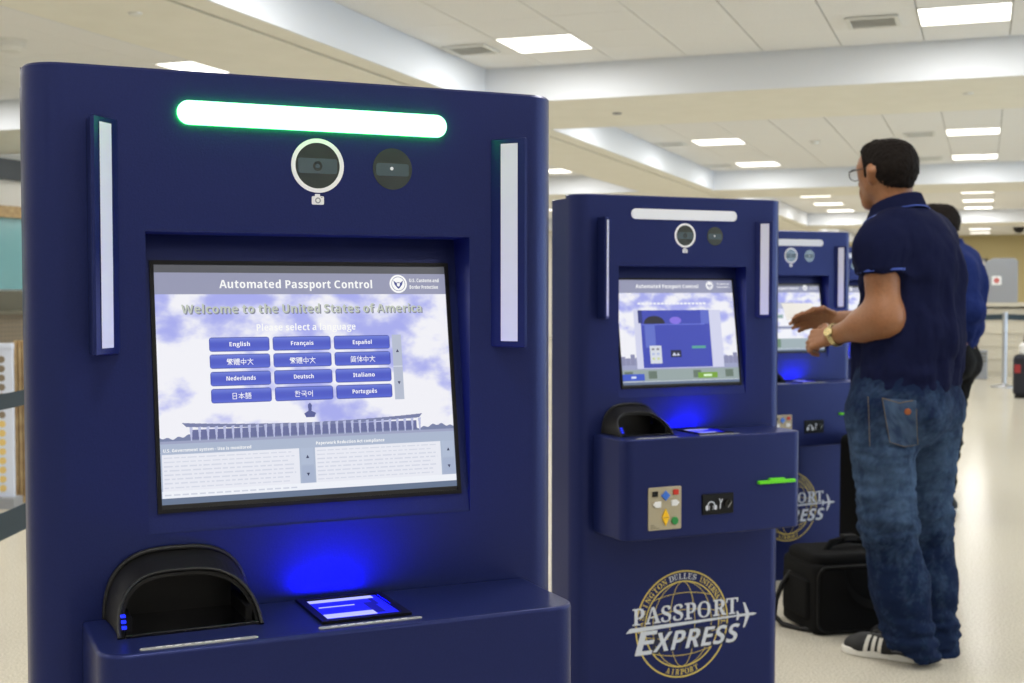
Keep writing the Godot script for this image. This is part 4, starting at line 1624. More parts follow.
	g3.box(Vector3(gx + 0.033, 0.8749, 0.052), Vector3(0.005, 0.0004, 0.03))
	part("scanner_finger_guide", g3, M.scan_deep, fp)
	var bl := AreaLight3D.new()
	bl.name = "scanner_glow"
	bl.area_size = Vector2(0.090, 0.05)
	bl.light_color = Color(0, 0, 1)
	bl.light_energy = SCANNER
	bl.shadow_enabled = true
	bl.area_range = 30.0
	bl.rotation_degrees.x = 90
	bl.position = Vector3(gx + 0.001, 0.8765, 0.054)
	fp.add_child(bl)
	key_pad(t)
	audio_plate(t)
	var sl := MB.new()
	sl.prism(round_rect(0.122, 0.016, 0.004, Vector2(0.193, 0.1735)), 0.7335, 0.7430, 0.002)
	sl.prism(round_rect(0.050, 0.012, 0.004, Vector2(0.193, 0.1735)), 0.7425, 0.7480, 0.001)
	part("receipt_slot", sl, M.lime, t)
	emblem(t)
	return t


func build_kiosks() -> void:
	M.scr_white = glow(Color(1, 1, 1), SCREEN)
	M.scr_blue = glow(Color(0.20, 0.25, 0.55), SCREEN)
	M.scr_dark = glow(Color(0.18, 0.20, 0.36), SCREEN)
	M.scr_grey = glow(Color(0.50, 0.51, 0.58), SCREEN)
	M.scr_khaki = glow(Color(0.76, 0.79, 0.74), SCREEN)
	M.led_blue = glow(Color(0.10, 0.18, 1.0), 1.5)
	M.scan_blue = glow(Color(0.12, 0.13, 0.98), 1.0)
	M.scan_pale = glow(Color(0.70, 0.72, 1.0), 1.2)
	M.scan_deep = glow(Color(0.08, 0.08, 0.70), 0.8)
	M.status_green = glow(Color(0.62, 1.0, 0.76), 3.5)
	M.status_edge = glow(Color(0.0, 1.0, 0.22), 42.0)
	var proto := kiosk_body()
	var labels := ["navy passport kiosk with glowing green status bar and language menu on its screen", "navy passport kiosk with picture of a blue tray on its screen, unlit bar", "navy passport kiosk that the man in the polo shirt is using", "navy passport kiosk mostly hidden behind the man in the polo shirt"]
	var shots := [picture_menu(), picture_tray(), picture_form()]
	var mats := []
	for s in shots:
		mats.append(screen_mat(s))
	mats.append(mats[2])
	for i in 4:
		var k: Node3D = proto if i == 3 else proto.duplicate()
		k.name = numbered("passport_kiosk")
		add_child(k)
		tag(k, labels[i], "kiosk", "passport kiosks in a row")
		k.position = KIOSK_AT + KIOSK_STEP * i
		k.rotation_degrees.y = KIOSK_TURN
		# status bar: lit green on the first only
		var bar := MB.new()
		bar.plate(round_rect(0.3445, 0.0290, 0.0144, Vector2(0.0015, 1.4745), 10), 0.0040 if i == 0 else -0.001, 0.0065 if i == 0 else 0.0025, 0.0008)
		var sb := part("status_light", bar, M.status_green if i == 0 else M.strip, k)
		if i == 0:
			# its back gives the green halo on the shell
			var ed := MB.new()
			ed.plate(round_rect(0.3435, 0.0280, 0.0139, Vector2(0.0015, 1.4745), 10), 0.0030, 0.0040)
			part("halo_light", ed, M.status_edge, sb)
			var gl := AreaLight3D.new()
			gl.name = "status_glow"
			gl.area_size = Vector2(0.33, 0.025)
			gl.light_color = Color(0.35, 1.0, 0.55)
			gl.light_energy = 0.03
			gl.shadow_enabled = true
			gl.area_range = 30.0
			gl.rotation_degrees.y = 180
			gl.position = Vector3(0.0015, 1.475, 0.006)
			sb.add_child(gl)
		var sm := MB.new()
		var h := Vector2(LCD_W, LCD_H) / 2.0
		var a := Vector3(-h.x, h.y, 0)
		var b := Vector3(h.x, h.y, 0)
		var c := Vector3(h.x, -h.y, 0)
		var d := Vector3(-h.x, -h.y, 0)
		sm.tri(a, b, c, Vector3.BACK, Vector3.BACK, Vector3.BACK, Vector2(0, 0), Vector2(1, 0), Vector2(1, 1))
		sm.tri(a, c, d, Vector3.BACK, Vector3.BACK, Vector3.BACK, Vector2(0, 0), Vector2(1, 1), Vector2(0, 1))
		var scr := part("screen", sm, mats[i], k, lcd_at.translated_local(Vector3(0, 0, 0.0015)))
		if i == 0:
			menu_text(scr)
		else:
			header_text(scr, false)
		var sl := AreaLight3D.new()
		sl.name = "screen_glow"
		sl.area_size = Vector2(LCD_W, LCD_H)
		sl.light_color = Color(0.86, 0.87, 1.0)
		sl.light_energy = 0.02
		sl.shadow_enabled = true
		sl.area_range = 30.0
		sl.rotation_degrees.y = 180
		sl.position = Vector3(0, 0, 0.004)
		scr.add_child(sl)


# ---------------------------------------------------------------- people and bags
var rnd_fold := FastNoiseLite.new()


func hand(f: Field, wrist: Vector3, dir: Vector3, nrm: Vector3, thumb_side: float, curl: float, s := 1.0) -> void:
	# dir: wrist to knuckles; nrm: out of the back of the hand
	dir = dir.normalized()
	nrm = (nrm - dir * nrm.dot(dir)).normalized()
	var side := dir.cross(nrm).normalized() * thumb_side
	var kn := []
	for i in 4:
		var off: float = [0.030, 0.010, -0.010, -0.028][i]
		var ln: float = [0.088, 0.092, 0.088, 0.080][i]
		var k := wrist + (dir * ln + side * off) * s
		kn.append(k)
		f.cap(wrist + side * off * 0.6 * s + dir * 0.015 * s, k, 0.017 * s, 0.0125 * s)
	for i in 4:
		var p: Vector3 = kn[i]
		var d := dir
		var ls: Array = [[0.040, 0.024, 0.020], [0.044, 0.027, 0.021], [0.041, 0.025, 0.020], [0.032, 0.020, 0.018]][i]
		var r := 0.0095 * s
		for j in 3:
			d = d.rotated(side, (1.0 if thumb_side > 0 else -1.0) * 0.0)
			var ang: float = curl * [0.9, 1.1, 0.8][j]
			d = (d * cos(ang) - nrm_of(d, nrm) * sin(ang)).normalized()
			var q: Vector3 = p + d * ls[j] * s
			f.cap(p, q, r, r - 0.0009 * s)
			r -= 0.0009 * s
			p = q
	var t0 := wrist + (side * 0.024 + dir * 0.022) * s
	var t1 := t0 + (side * 0.030 + dir * 0.030 - nrm * 0.012) * s
	var t2 := t1 + (side * 0.004 + dir * 0.032 - nrm * 0.014) * s
	var t3 := t2 + (dir * 0.024 - side * 0.006 - nrm * 0.010) * s
	f.chain([t0, t1, t2, t3], [0.015 * s, 0.0115 * s, 0.0105 * s, 0.009 * s])


func nrm_of(d: Vector3, nrm: Vector3) -> Vector3:
	return (nrm - d * nrm.dot(d)).normalized()


# flat band round a limb: rings at a and b
func cuff(mb: MB, f: Field, c: Vector3, axis: Vector3, r0: float, thick: float, width: float, rmax := 1.0, sides := 28) -> void:
	axis = axis.normalized()
	var u := axis.cross(Vector3.UP if absf(axis.y) < 0.9 else Vector3.RIGHT).normalized()
	var w := axis.cross(u)
	var pts := []
	for i in sides:
		var d := u.rotated(axis, TAU * i / sides)
		var p := f.hit(c + d * r0, -d)
		if p.distance_to(c) > rmax:
			p = c + d * rmax
		pts.append([p, d])
	for i in sides:
		var a: Array = pts[i]
		var b: Array = pts[(i + 1) % sides]
		var h := axis * width / 2
		var oa: Vector3 = a[0] + a[1] * thick
		var ob: Vector3 = b[0] + b[1] * thick
		mb.squad(oa - h, ob - h, ob + h, oa + h, a[1], b[1], b[1], a[1])
		mb.squad(oa + h, ob + h, b[0] + h - b[1] * 0.01, a[0] + h - a[1] * 0.01, axis, axis, axis, axis)
		mb.squad(oa - h, ob - h, b[0] - h - b[1] * 0.01, a[0] - h - a[1] * 0.01, -axis, -axis, -axis, -axis)


# a patch laid on a surface: grid of start points cast along dir
func drape(mb: MB, f: Field, o: Vector3, eu: Vector3, ev: Vector3, dir: Vector3, nu: int, nv: int, lift: float, shape = null) -> void:
	var g := []
	for j in nv + 1:
		var row := []
		for i in nu + 1:
			var u := float(i) / nu
			var v := float(j) / nv
			if shape != null:
				var q: Vector2 = shape.call(u, v)
				u = q.x
				v = q.y
			var p := f.hit(o + eu * u + ev * v, dir)
			var n := f.grad(p)
			row.append([p + n * lift, n])
		g.append(row)
	for j in nv:
		for i in nu:
			var a: Array = g[j][i]
			var b: Array = g[j][i + 1]
			var c: Array = g[j + 1][i + 1]
			var d: Array = g[j + 1][i]
			mb.squad(a[0], b[0], c[0], d[0], a[1], b[1], c[1], d[1])


func seam_line(mb: MB, f: Field, pts: Array, dir: Vector3, r: float, lift := 0.001) -> void:
	var out := []
	for i in pts.size() - 1:
		for s in 5:
			var p: Vector3 = pts[i].lerp(pts[i + 1], s / 5.0)
			var q := f.hit(p, dir)
			out.append(q + f.grad(q) * lift)
	mb.tube(out, r, 5)


func head_and_hair(body: MB, t: Node3D, c: Vector3, F: Vector3, L: Vector3, neck_to: Vector3, neck_r: float, skin: Material, hair: Material, nape := 0.078) -> void:
	# c is the middle of the skull; F faces, L points to the person's left
	var U := Vector3.UP
	var f := Field.new()
	f.k = 0.022
	f.cap(c - F * 0.024 + U * 0.008, c + F * 0.032 + U * 0.012, 0.078, 0.075)
	f.cap(c - F * 0.034 - U * 0.012, c + F * 0.03 - U * 0.02, 0.072, 0.072)
	# jaw, chin, cheeks
	f.cap(c + F * 0.022 - U * 0.066 + L * 0.034, c + F * 0.078 - U * 0.112, 0.034, 0.022)
	f.cap(c + F * 0.022 - U * 0.066 - L * 0.034, c + F * 0.078 - U * 0.112, 0.034, 0.022)
	f.cap(c + F * 0.05 - U * 0.03, c + F * 0.070 - U * 0.10, 0.052, 0.030)
	# brow, nose, lips
	f.cap(c + F * 0.096 + U * 0.006 + L * 0.03, c + F * 0.096 + U * 0.006 - L * 0.03, 0.011, 0.011)
	f.cap(c + F * 0.100 - U * 0.008, c + F * 0.119 - U * 0.046, 0.008, 0.011)
	f.cap(c + F * 0.106 - U * 0.049 + L * 0.011, c + F * 0.106 - U * 0.049 - L * 0.011, 0.009, 0.009)
	f.cap(c + F * 0.094 - U * 0.074 + L * 0.018, c + F * 0.094 - U * 0.074 - L * 0.018, 0.008, 0.008)
	f.cap(c + F * 0.092 - U * 0.086 + L * 0.014, c + F * 0.092 - U * 0.086 - L * 0.014, 0.009, 0.009)
	# neck
	f.cap(c - F * 0.022 - U * 0.05, neck_to, neck_r, neck_r * 1.08)
	# ears
	for s in [-1.0, 1.0]:
		var e: Vector3 = c + L * s * 0.079 - F * 0.006 - U * 0.022
		f.cap(e + U * 0.018 - F * 0.004 + L * s * 0.004, e - F * 0.012 + L * s * 0.009 + U * 0.006, 0.010, 0.008)
		f.cap(e - F * 0.012 + L * s * 0.009 + U * 0.008, e - U * 0.022 + L * s * 0.001, 0.009, 0.007)
		f.cap(e + U * 0.01, e - U * 0.018, 0.008, 0.007)
	f.build(body, 0.004)
	# hair
	var h := Field.new()
	h.k = 0.022
	h.cap(c - F * 0.024 + U * 0.012, c + F * 0.030 + U * 0.018, 0.086, 0.083)
	h.cap(c - F * 0.030 - U * 0.012, c - F * 0.0 - U * 0.014, 0.077, 0.077)
	h.cap(c - F * 0.046 - U * 0.045, c - F * 0.03 - U * 0.03, 0.050, 0.055)
	h.cut((F * 0.78 - U * 0.62).normalized(), c + F * 0.020 + U * 0.006)
	h.cut(-U, c - U * nape)
	var strands := FastNoiseLite.new()
	strands.frequency = 1.0
	strands.seed = 4
	h.warp = func(p: Vector3) -> float: return strands.get_noise_3d(p.x * 120, p.y * 50, p.z * 120) * 0.006 + strands.get_noise_3d(p.x * 34, p.y * 26, p.z * 34) * 0.0035
	var hm := MB.new()
	h.build(hm, 0.005)
	# sideburns and small tufts
	for s in [-1.0, 1.0]:
		var q: Vector3 = c + L * s * 0.079 + F * 0.022
		var sb := Field.new()
		sb.k = 0.005
		sb.cap(q + U * 0.02, q - U * 0.03 + L * s * -0.002, 0.010, 0.005)
		sb.build(hm, 0.004)
	part("hair", hm, hair, t)
	for s in [-1.0, 1.0]:
		var e := MB.new()
		var sph := SphereMesh.new()
		sph.radius = 0.0118
		sph.height = 0.0236
		sph.radial_segments = 16
		sph.rings = 8
		e.join(sph, Transform3D(Basis(), c + F * 0.0905 + L * s * 0.032 - U * 0.010))
		part("eye", e, M.white, t)


func fabric_folds(p: Vector3, sx: float, sy: float, amp: float) -> float:
	return rnd_fold.get_noise_3d(p.x * sx, p.y * sy, p.z * sx) * amp


func shoe(t: Node3D, heel: Vector3, toe: Vector3, out: Vector3, striped: bool) -> void:
	var d := toe - heel
	d.y = 0
	var ln := d.length()
	d = d.normalized()
	var s := d.cross(Vector3.UP).normalized()
	if s.dot(out) < 0:
		s = -s
	var base := Vector3(heel.x, 0, heel.z)
	var P := func(a: float, b: float, y: float) -> Vector3: return base + d * a * ln + s * b + Vector3.UP * y
	var o := PackedVector2Array()
	var prof := [[0.0, 0.020], [0.04, 0.032], [0.2, 0.036], [0.45, 0.036], [0.68, 0.047], [0.85, 0.044], [0.95, 0.028], [1.0, 0.008]]
	for e in prof:
		var q: Vector3 = P.call(e[0], e[1], 0)
		o.append(Vector2(q.x, q.z))
	for i in prof.size():
		var e: Array = prof[prof.size() - 1 - i]
		var q: Vector3 = P.call(e[0], -e[1] * 0.9, 0)
		o.append(Vector2(q.x, q.z))
	var sole := MB.new()
	sole.prism(o, 0.0, 0.026, 0.005, 2)
	var shoe_part: MeshInstance3D
	var f := Field.new()
	f.k = 0.03
	f.cap(P.call(0.13, 0, 0.040), P.call(0.40, 0, 0.046), 0.034, 0.036)
	f.cap(P.call(0.40, 0, 0.046), P.call(0.72, 0.004, 0.032), 0.037, 0.040)
	f.cap(P.call(0.72, 0.004, 0.030), P.call(0.86, 0.0, 0.026), 0.039, 0.031)
	f.cap(P.call(0.13, 0, 0.045), P.call(0.22, 0, 0.085), 0.033, 0.034)
	f.cap(P.call(0.40, 0, 0.05), P.call(0.28, 0, 0.085), 0.034, 0.034)
	f.cut(Vector3.DOWN, Vector3(0, 0.018, 0))
	f.cut((Vector3.UP - d * 0.25).normalized(), P.call(0.2, 0, 0.095))
	var up := MB.new()
	f.build(up, 0.006)
	shoe_part = part("shoe", up, M.shoe, t)
	part("sole", sole, M.sole, shoe_part)
	if striped:
		for i in 3:
			for sd in [1.0, -1.0]:
				var st := MB.new()
				var a0 := 0.45 + i * 0.085
				drape(st, f, P.call(a0, sd * 0.12, 0.022), d * ln * 0.048, Vector3.UP * 0.052 - d * ln * 0.03, -s * sd, 2, 7, 0.0016)
				part("stripe", st, M.sole, shoe_part)
		for sd in [1.0, -1.0]:
			var cm := MB.new()
			drape(cm, f, P.call(0.02, sd * 0.12, 0.034), d * ln * 0.30, Vector3.UP * 0.040 + d * ln * 0.03, -s * sd, 8, 4, 0.0014)
			part("heel_counter", cm, M.shoe_grey, shoe_part)
		var lc := MB.new()
		var tt := MB.new()
		for i in 3:
			var q: Vector3 = P.call(0.46 + 0.05 * i, 0, 0.085 - 0.006 * i)
			lc.tube([q - s * 0.02 - Vector3.UP * 0.004, q + Vector3.UP * 0.003, q + s * 0.02 - Vector3.UP * 0.004], 0.003, 6)
		part("laces", lc, M.sole, shoe_part)
		tt.tube([P.call(0.03, 0, 0.07), P.call(-0.01, 0, 0.085), P.call(-0.015, 0.004, 0.07), P.call(0.0, 0, 0.055)], 0.003, 6)
		part("heel_tab", tt, M.sole, shoe_part)


# J: joints in the world; o: radii and looks
func person(label: String, at: Vector3, F: Vector3, L: Vector3, Fh: Vector3, J: Dictionary, o: Dictionary) -> Node3D:
	var t := thing("person", label, "person", at)
	for k in J:
		J[k] = J[k] - at
	var Lh := Vector3.UP.cross(Fh).normalized()
	if Lh.dot(L) < 0:
		Lh = -Lh
	var g: float = o.girth
	# ---- the body: one continuous surface under the clothes
	var body := MB.new()
	var b := Field.new()
	b.k = 0.05
	b.cap(J.pelvis + L * 0.06, J.pelvis - L * 0.06, 0.115 * g, 0.115 * g)
	b.cap(J.pelvis, J.chest, 0.12 * g, 0.12 * g)
	b.cap(J.chest + L * 0.06, J.chest - L * 0.06, 0.11 * g, 0.11 * g)
	b.cap(J.top + L * 0.10, J.top - L * 0.10, 0.065, 0.065)
	b.cap(J.top, J.neck, 0.06, o.neck_r)
	for s in ["l", "r"]:
		b.chain([J["shoulder_" + s], J["elbow_" + s], J["wrist_" + s]], [o.arm[0], o.arm[1], o.arm[2]])
		b.cap(J["elbow_" + s], J["elbow_" + s].lerp(J["wrist_" + s], 0.35), o.arm[1], o.arm[1] * 1.02)
		b.chain([J["hip_" + s], J["knee_" + s], J["knee_" + s].lerp(J["ankle_" + s], 0.84)], [0.075 * g, 0.052 * g, 0.036])
	b.build(body, 0.012)
	head_and_hair(body, t, J.skull, Fh, Lh, J.neck, o.neck_r, o.skin, M.hair, o.get("nape", 0.074))
	var hn := {"l": o.hand_l, "r": o.hand_r}
	for s in ["l", "r"]:
		var hf := Field.new()
		hf.k = 0.008
		hf.cap(J["elbow_" + s].lerp(J["wrist_" + s], 0.85), J["wrist_" + s], o.arm[2] + 0.002, o.arm[2] * 0.9)
		hand(hf, J["wrist_" + s], hn[s][0], hn[s][1], hn[s][2], hn[s][3], o.get("hand", 1.0))
		hf.build(body, 0.0035)
	part("body", body, o.skin, t)
	# ---- upper garment
	var sh := Field.new()
	sh.k = 0.06
	sh.cap(J.hem + L * o.hem_w, J.hem - L * o.hem_w, o.hem_r, o.hem_r)
	sh.cap(J.waist + L * o.waist_w, J.waist - L * o.waist_w, o.waist_r, o.waist_r)
	sh.cap(J.waist - F * 0.03, J.chest - F * 0.04, o.waist_r * 0.97, o.chest_r)
	sh.cap(J.chest + L * o.chest_w, J.chest - L * o.chest_w, o.chest_r, o.chest_r)
	sh.cap(J.top + L * 0.11 - F * 0.02, J.top - L * 0.11 - F * 0.02, 0.085, 0.085)
	sh.cap(J.top - F * 0.04, J.neck - Vector3.UP * 0.015, 0.075, o.neck_r + 0.008)
	for s in ["l", "r"]:
		var a: Vector3 = J["shoulder_" + s]
		var e: Vector3 = J["elbow_" + s]
		var w: Vector3 = J["wrist_" + s]
		if o.long_sleeve:
			sh.cap(a, e, o.sleeve[0], o.sleeve[1])
			sh.cap(e, w, o.sleeve[1], o.sleeve[2], (w - e), e.lerp(w, 0.88))
		else:
			var end := a.lerp(e, o.sleeve_end)
			sh.cap(a, e, o.sleeve[0], o.sleeve[1], (e - a) + o.get("sleeve_tilt", Vector3.ZERO), end)
		sh.cap(J.top + (a - J.top) * 0.4, a, 0.08, o.sleeve[0] * 0.97)
	sh.cut(Vector3.DOWN + o.get("hem_tilt", Vector3.ZERO), J.hem - Vector3.UP * o.hem_drop)
	sh.cut(Vector3.UP - Fh * -0.35, J.neck + Vector3.UP * 0.012)
	var low: float = J.hem.y
	sh.warp = func(p: Vector3) -> float:
		var k := clampf((J.top.y + 0.02 - p.y) / 0.15, 0.0, 1.0)
		return fabric_folds(p, 12.0, 2.0, 0.024) * k + fabric_folds(p + Vector3(3, 1, 2), 7.0, 9.0, 0.006) + fabric_folds(p * 1.0 + Vector3(9, 0, 4), 6.0, 22.0, 0.008) * clampf((low + 0.12 - p.y) / 0.12, 0.0, 1.0)
	var sm := MB.new()
	sh.build(sm, 0.011)
	var shirt := part(o.top_name, sm, o.top_mat, t)
	# collar
	var col := MB.new()
	var pip := []
	var ring0 := []
	var ring1 := []
	var ring2 := []
	for i in 33:
		var a := TAU * i / 32.0
		var dd := (Fh * cos(a) * 1.12 + Lh * sin(a))
		var yy := -0.030 * cos(a)
		var r: float = o.neck_r + 0.012
		ring0.append([J.neck + dd * (r - 0.002) + Vector3.UP * (0.030 + yy), dd.normalized()])
		ring1.append([J.neck + dd * (r + 0.006) + Vector3.UP * (0.030 + yy), dd.normalized()])
		ring2.append([J.neck + dd * (r + 0.026) + Vector3.UP * (-0.022 + yy * 1.1), dd.normalized()])
		pip.append(J.neck + dd * (r + 0.0275) + Vector3.UP * (-0.020 + yy * 1.1))
	for i in 32:
		for pr in [[ring0, ring1], [ring1, ring2]]:
			var up := Vector3.UP * (1.0 if pr[0] == ring0 else 0.35)
			col.squad(pr[0][i][0], pr[0][i + 1][0], pr[1][i + 1][0], pr[1][i][0], pr[0][i][1] + up, pr[0][i + 1][1] + up, pr[1][i + 1][1] + up, pr[1][i][1] + up)
		col.squad(ring0[i][0], ring0[i + 1][0], ring0[i + 1][0] - Vector3.UP * 0.05, ring0[i][0] - Vector3.UP * 0.05, -ring0[i][1], -ring0[i + 1][1], -ring0[i + 1][1], -ring0[i][1])
	var cp := part("collar", col, o.top_mat, shirt)
	if o.has("piping"):
		var pm := MB.new()
		pm.tube(pip, 0.0028, 6)
		part("collar_piping", pm, o.piping, shirt)
		for s in ["l", "r"]:
			var a: Vector3 = J["shoulder_" + s]
			var e: Vector3 = J["elbow_" + s]
			var cm := MB.new()
			var ax: Vector3 = (e - a).normalized() + o.get("sleeve_tilt", Vector3.ZERO) / (e - a).length()
			cuff(cm, sh, a.lerp(e, o.sleeve_end) - ax.normalized() * 0.006, ax, 0.14, 0.002, 0.007, o.sleeve[1] + 0.004)
			part("sleeve_piping", cm, o.piping, shirt)
		var ln := MB.new()
		var sq: Vector3 = J.shoulder_l
		seam_line(ln, sh, [J.neck + Lh * 0.09 + F * 0.03 + Vector3.UP * 0.10, sq + F * 0.02 - L * 0.03 + Vector3.UP * 0.15], Vector3.DOWN, 0.002)
		part("shoulder_seam", ln, o.seam, shirt)
	# ---- trousers
	var tr := Field.new()
	tr.k = 0.045
	tr.cap(J.pelvis + L * o.pelvis_w, J.pelvis - L * o.pelvis_w, o.pelvis_r, o.pelvis_r)
	tr.cap(J.pelvis + Vector3.UP * 0.10 + L * 0.05, J.pelvis + Vector3.UP * 0.10 - L * 0.05, o.pelvis_r * 0.92, o.pelvis_r * 0.92)
	tr.cap(J.pelvis - F * 0.05 - Vector3.UP * 0.03 + L * 0.07, J.pelvis - F * 0.05 - Vector3.UP * 0.03 + L * 0.06, o.pelvis_r * 0.78, o.pelvis_r * 0.78)
	tr.cap(J.pelvis - F * 0.05 - Vector3.UP * 0.03 - L * 0.07, J.pelvis - F * 0.05 - Vector3.UP * 0.03 - L * 0.06, o.pelvis_r * 0.78, o.pelvis_r * 0.78)
	for s in ["l", "r"]:
		var h: Vector3 = J["hip_" + s]
		var k: Vector3 = J["knee_" + s]
		var a: Vector3 = J["ankle_" + s]
		tr.cap(h, k, o.leg[0], o.leg[1])
		tr.cap(k, k.lerp(a, 0.5), o.leg[1], o.leg[2])
		tr.cap(k.lerp(a, 0.5), a + (a - k) * 0.08, o.leg[2], o.leg[3], (a - k).normalized() + F * o.get("slant", 0.0), k.lerp(a, 0.985))
	tr.cut(Vector3.UP, J.pelvis + Vector3.UP * 0.16)
	var ky: float = J.knee_l.y
	var ay: float = J.ankle_l.y
	tr.warp = func(p: Vector3) -> float:
		var kk := exp(-pow((p.y - ky) / 0.14, 2.0)) + exp(-pow((p.y - ay) / 0.14, 2.0)) * 1.3 + exp(-pow((p.y - J.hip_l.y + 0.10) / 0.09, 2.0)) * 0.6
		return fabric_folds(p, 5.5, 20.0, 0.017) * kk + fabric_folds(p + Vector3(5, 2, 7), 7.0, 7.0, 0.008) + fabric_folds(p + Vector3(1, 8, 3), 9.0, 40.0, 0.008) * kk
	var tm := MB.new()
	var tint = null
	if o.has("wash"):
		var wn := FastNoiseLite.new()
		wn.seed = 12
		wn.frequency = 1.0
		tint = func(p: Vector3) -> Color:
			# worn denim: rubbed pale on thighs, seat and knees, darker at the seams, with grain
			var q := 0.0
			for s in ["l", "r"]:
				var h: Vector3 = J["hip_" + s]
				var k: Vector3 = J["knee_" + s]
				var c := h.lerp(k, 0.55)
				var dd := p - c
				q = maxf(q, exp(-pow(dd.y / 0.22, 2.0)))
			q = clampf(q * 0.62 - 0.05 + wn.get_noise_3d(p.x * 16, p.y * 9, p.z * 16) * 0.38 + wn.get_noise_3d(p.x * 70, p.y * 130, p.z * 70) * 0.30, 0.0, 1.0)
			return Color(0.010, 0.018, 0.048).lerp(Color(0.070, 0.118, 0.205), q)
	tr.build(tm, 0.0085, tint)
	var trousers := part(o.bottom_name, tm, o.bottom_mat, t)
	o.trouser_field = tr
	o.trousers = trousers
	o.shirt_field = sh
	return t


func build_people() -> void:
	rnd_fold.seed = 21
	rnd_fold.frequency = 1.0
	M.hair = mat(Color(0.085, 0.065, 0.055), 0.75, 0.0, 0.25)
	M.skin = triplanar(mat(Color(1, 1, 1), 0.5), noise_tex(0.05, Color(0.53, 0.35, 0.225), Color(0.60, 0.405, 0.27), 41, 256, 3), 6.0)
	M.skin.subsurf_scatter_enabled = true
	M.skin.subsurf_scatter_strength = 0.08
	M.polo = triplanar(mat(Color(1, 1, 1), 0.95, 0.0, 0.2), noise_tex(0.25, Color(0.066, 0.080, 0.185), Color(0.088, 0.106, 0.225), 42, 256, 3), 8.0, false, noise_tex(0.4, Color(), Color(), 43, 256, 2, true, 2.0), 0.25)
	M.piping = mat(Color(0.20, 0.29, 0.62), 0.7)
	M.seam_grey = mat(Color(0.42, 0.45, 0.58), 0.7)
	M.denim = mat(Color(1, 1, 1), 0.95, 0.0, 0.2)
	M.denim.vertex_color_use_as_albedo = true
	M.denim.uv1_triplanar = true
	M.denim.uv1_scale = Vector3.ONE * 14.0
	M.denim.normal_enabled = true
	M.denim.normal_texture = noise_tex(0.5, Color(), Color(), 44, 256, 3, true, 3.0)
	M.denim.normal_scale = 0.4
	M.thread = mat(Color(0.42, 0.37, 0.29), 0.8)
	M.leather = mat(Color(0.55, 0.30, 0.14), 0.6)
	M.shoe = mat(Color(0.075, 0.08, 0.09), 0.6)
	M.shoe_grey = mat(Color(0.42, 0.43, 0.46), 0.7)
	M.sole = mat(Color(0.86, 0.85, 0.82), 0.55)
	M.watch = mat(Color(0.83, 0.76, 0.56), 0.25, 0.9)
	M.jacket = triplanar(mat(Color(1, 1, 1), 0.9, 0.0, 0.25), noise_tex(0.2, Color(0.065, 0.115, 0.30), Color(0.095, 0.155, 0.37), 45, 256, 3), 5.0)
	M.black_cloth = triplanar(mat(Color(1, 1, 1), 0.9, 0.0, 0.25), noise_tex(0.3, Color(0.05, 0.05, 0.052), Color(0.08, 0.08, 0.082), 46, 256, 3), 9.0, false, noise_tex(0.5, Color(), Color(), 47, 256, 2, true, 3.0), 0.35)
	var rr := Vector3(cam_basis.x.x, 0, cam_basis.x.z).normalized()
	var aw := Vector3(-cam_basis.z.x, 0, -cam_basis.z.z).normalized()

	# ---- the man in the polo shirt at the third kiosk
	var D := 4.42
	var F := (rr * -0.80 + aw * 0.60).normalized()
	var L := (rr * -0.60 - aw * 0.80).normalized()
	var Fh := (rr * -0.48 + aw * 0.88).normalized()
	var at := on_floor(912, 658)
	var J := {
		"skull": px(887, 168, D), "neck": px(896, 211, D), "top": px(906, 234, D), "chest": px(909, 268, D),
		"waist": px(906, 335, D), "hem": px(906, 378, D), "pelvis": px(905, 398, D),
		"shoulder_l": px(880, 247, D - 0.14), "elbow_l": px(884, 318, D - 0.15), "wrist_l": px(833, 336, D + 0.02),
		"shoulder_r": px(932, 243, D + 0.14), "elbow_r": px(905, 322, D + 0.24), "wrist_r": px(838, 320, D + 0.27),
		"hip_l": px(879, 412, D - 0.07), "knee_l": px(888, 520, D - 0.08), "ankle_l": px(910, 650, D - 0.05),
		"hip_r": px(927, 415, D + 0.08), "knee_r": px(924, 520, D + 0.10), "ankle_r": px(933, 645, D + 0.10),
	}
	var o := {
		"girth": 1.0, "neck_r": 0.062, "arm": [0.062, 0.052, 0.033], "skin": M.skin,
		"hand_l": [rr * -0.62 + aw * 0.72 - Vector3.UP * 0.18, -rr * 0.55 - aw * 0.5 + Vector3.UP * 0.45, 1.0, 0.75],
		"hand_r": [rr * -0.85 + aw * 0.25 + Vector3.UP * 0.02, Vector3.UP * 0.5 + aw * 0.8, -1.0, 0.35],
		"hem_w": 0.045, "hem_r": 0.165, "waist_w": 0.035, "waist_r": 0.163, "chest_w": 0.06, "chest_r": 0.140,
		"long_sleeve": false, "sleeve": [0.076, 0.078, 0.05], "sleeve_end": 0.37, "sleeve_tilt": rr * 0.0,
		"hem_drop": 0.045, "hem_tilt": rr * 0.06, "top_name": "polo_shirt", "top_mat": M.polo, "piping": M.piping, "seam": M.seam_grey,
		"pelvis_w": 0.05, "pelvis_r": 0.155, "leg": [0.116, 0.092, 0.090, 0.086], "bottom_name": "jeans", "bottom_mat": M.denim, "wash": true, "slant": 0.65,
	}
	var man := person("man in navy polo shirt and jeans holding a paper at a kiosk", at, F, L, Fh, J, o)
	# jeans: back pocket, side seam, button
	var tf: Field = o.trouser_field
	var jn: Node3D = o.trousers
	var q0 := px(881, 397, D - 0.45) - at
	var eu := px(917, 399, D - 0.45) - px(881, 397, D - 0.45)
	var ev := px(886, 447, D - 0.45) - px(881, 397, D - 0.45)
	var look := (px(900, 420, 1.0) - EYE).normalized()
	var pk := MB.new()
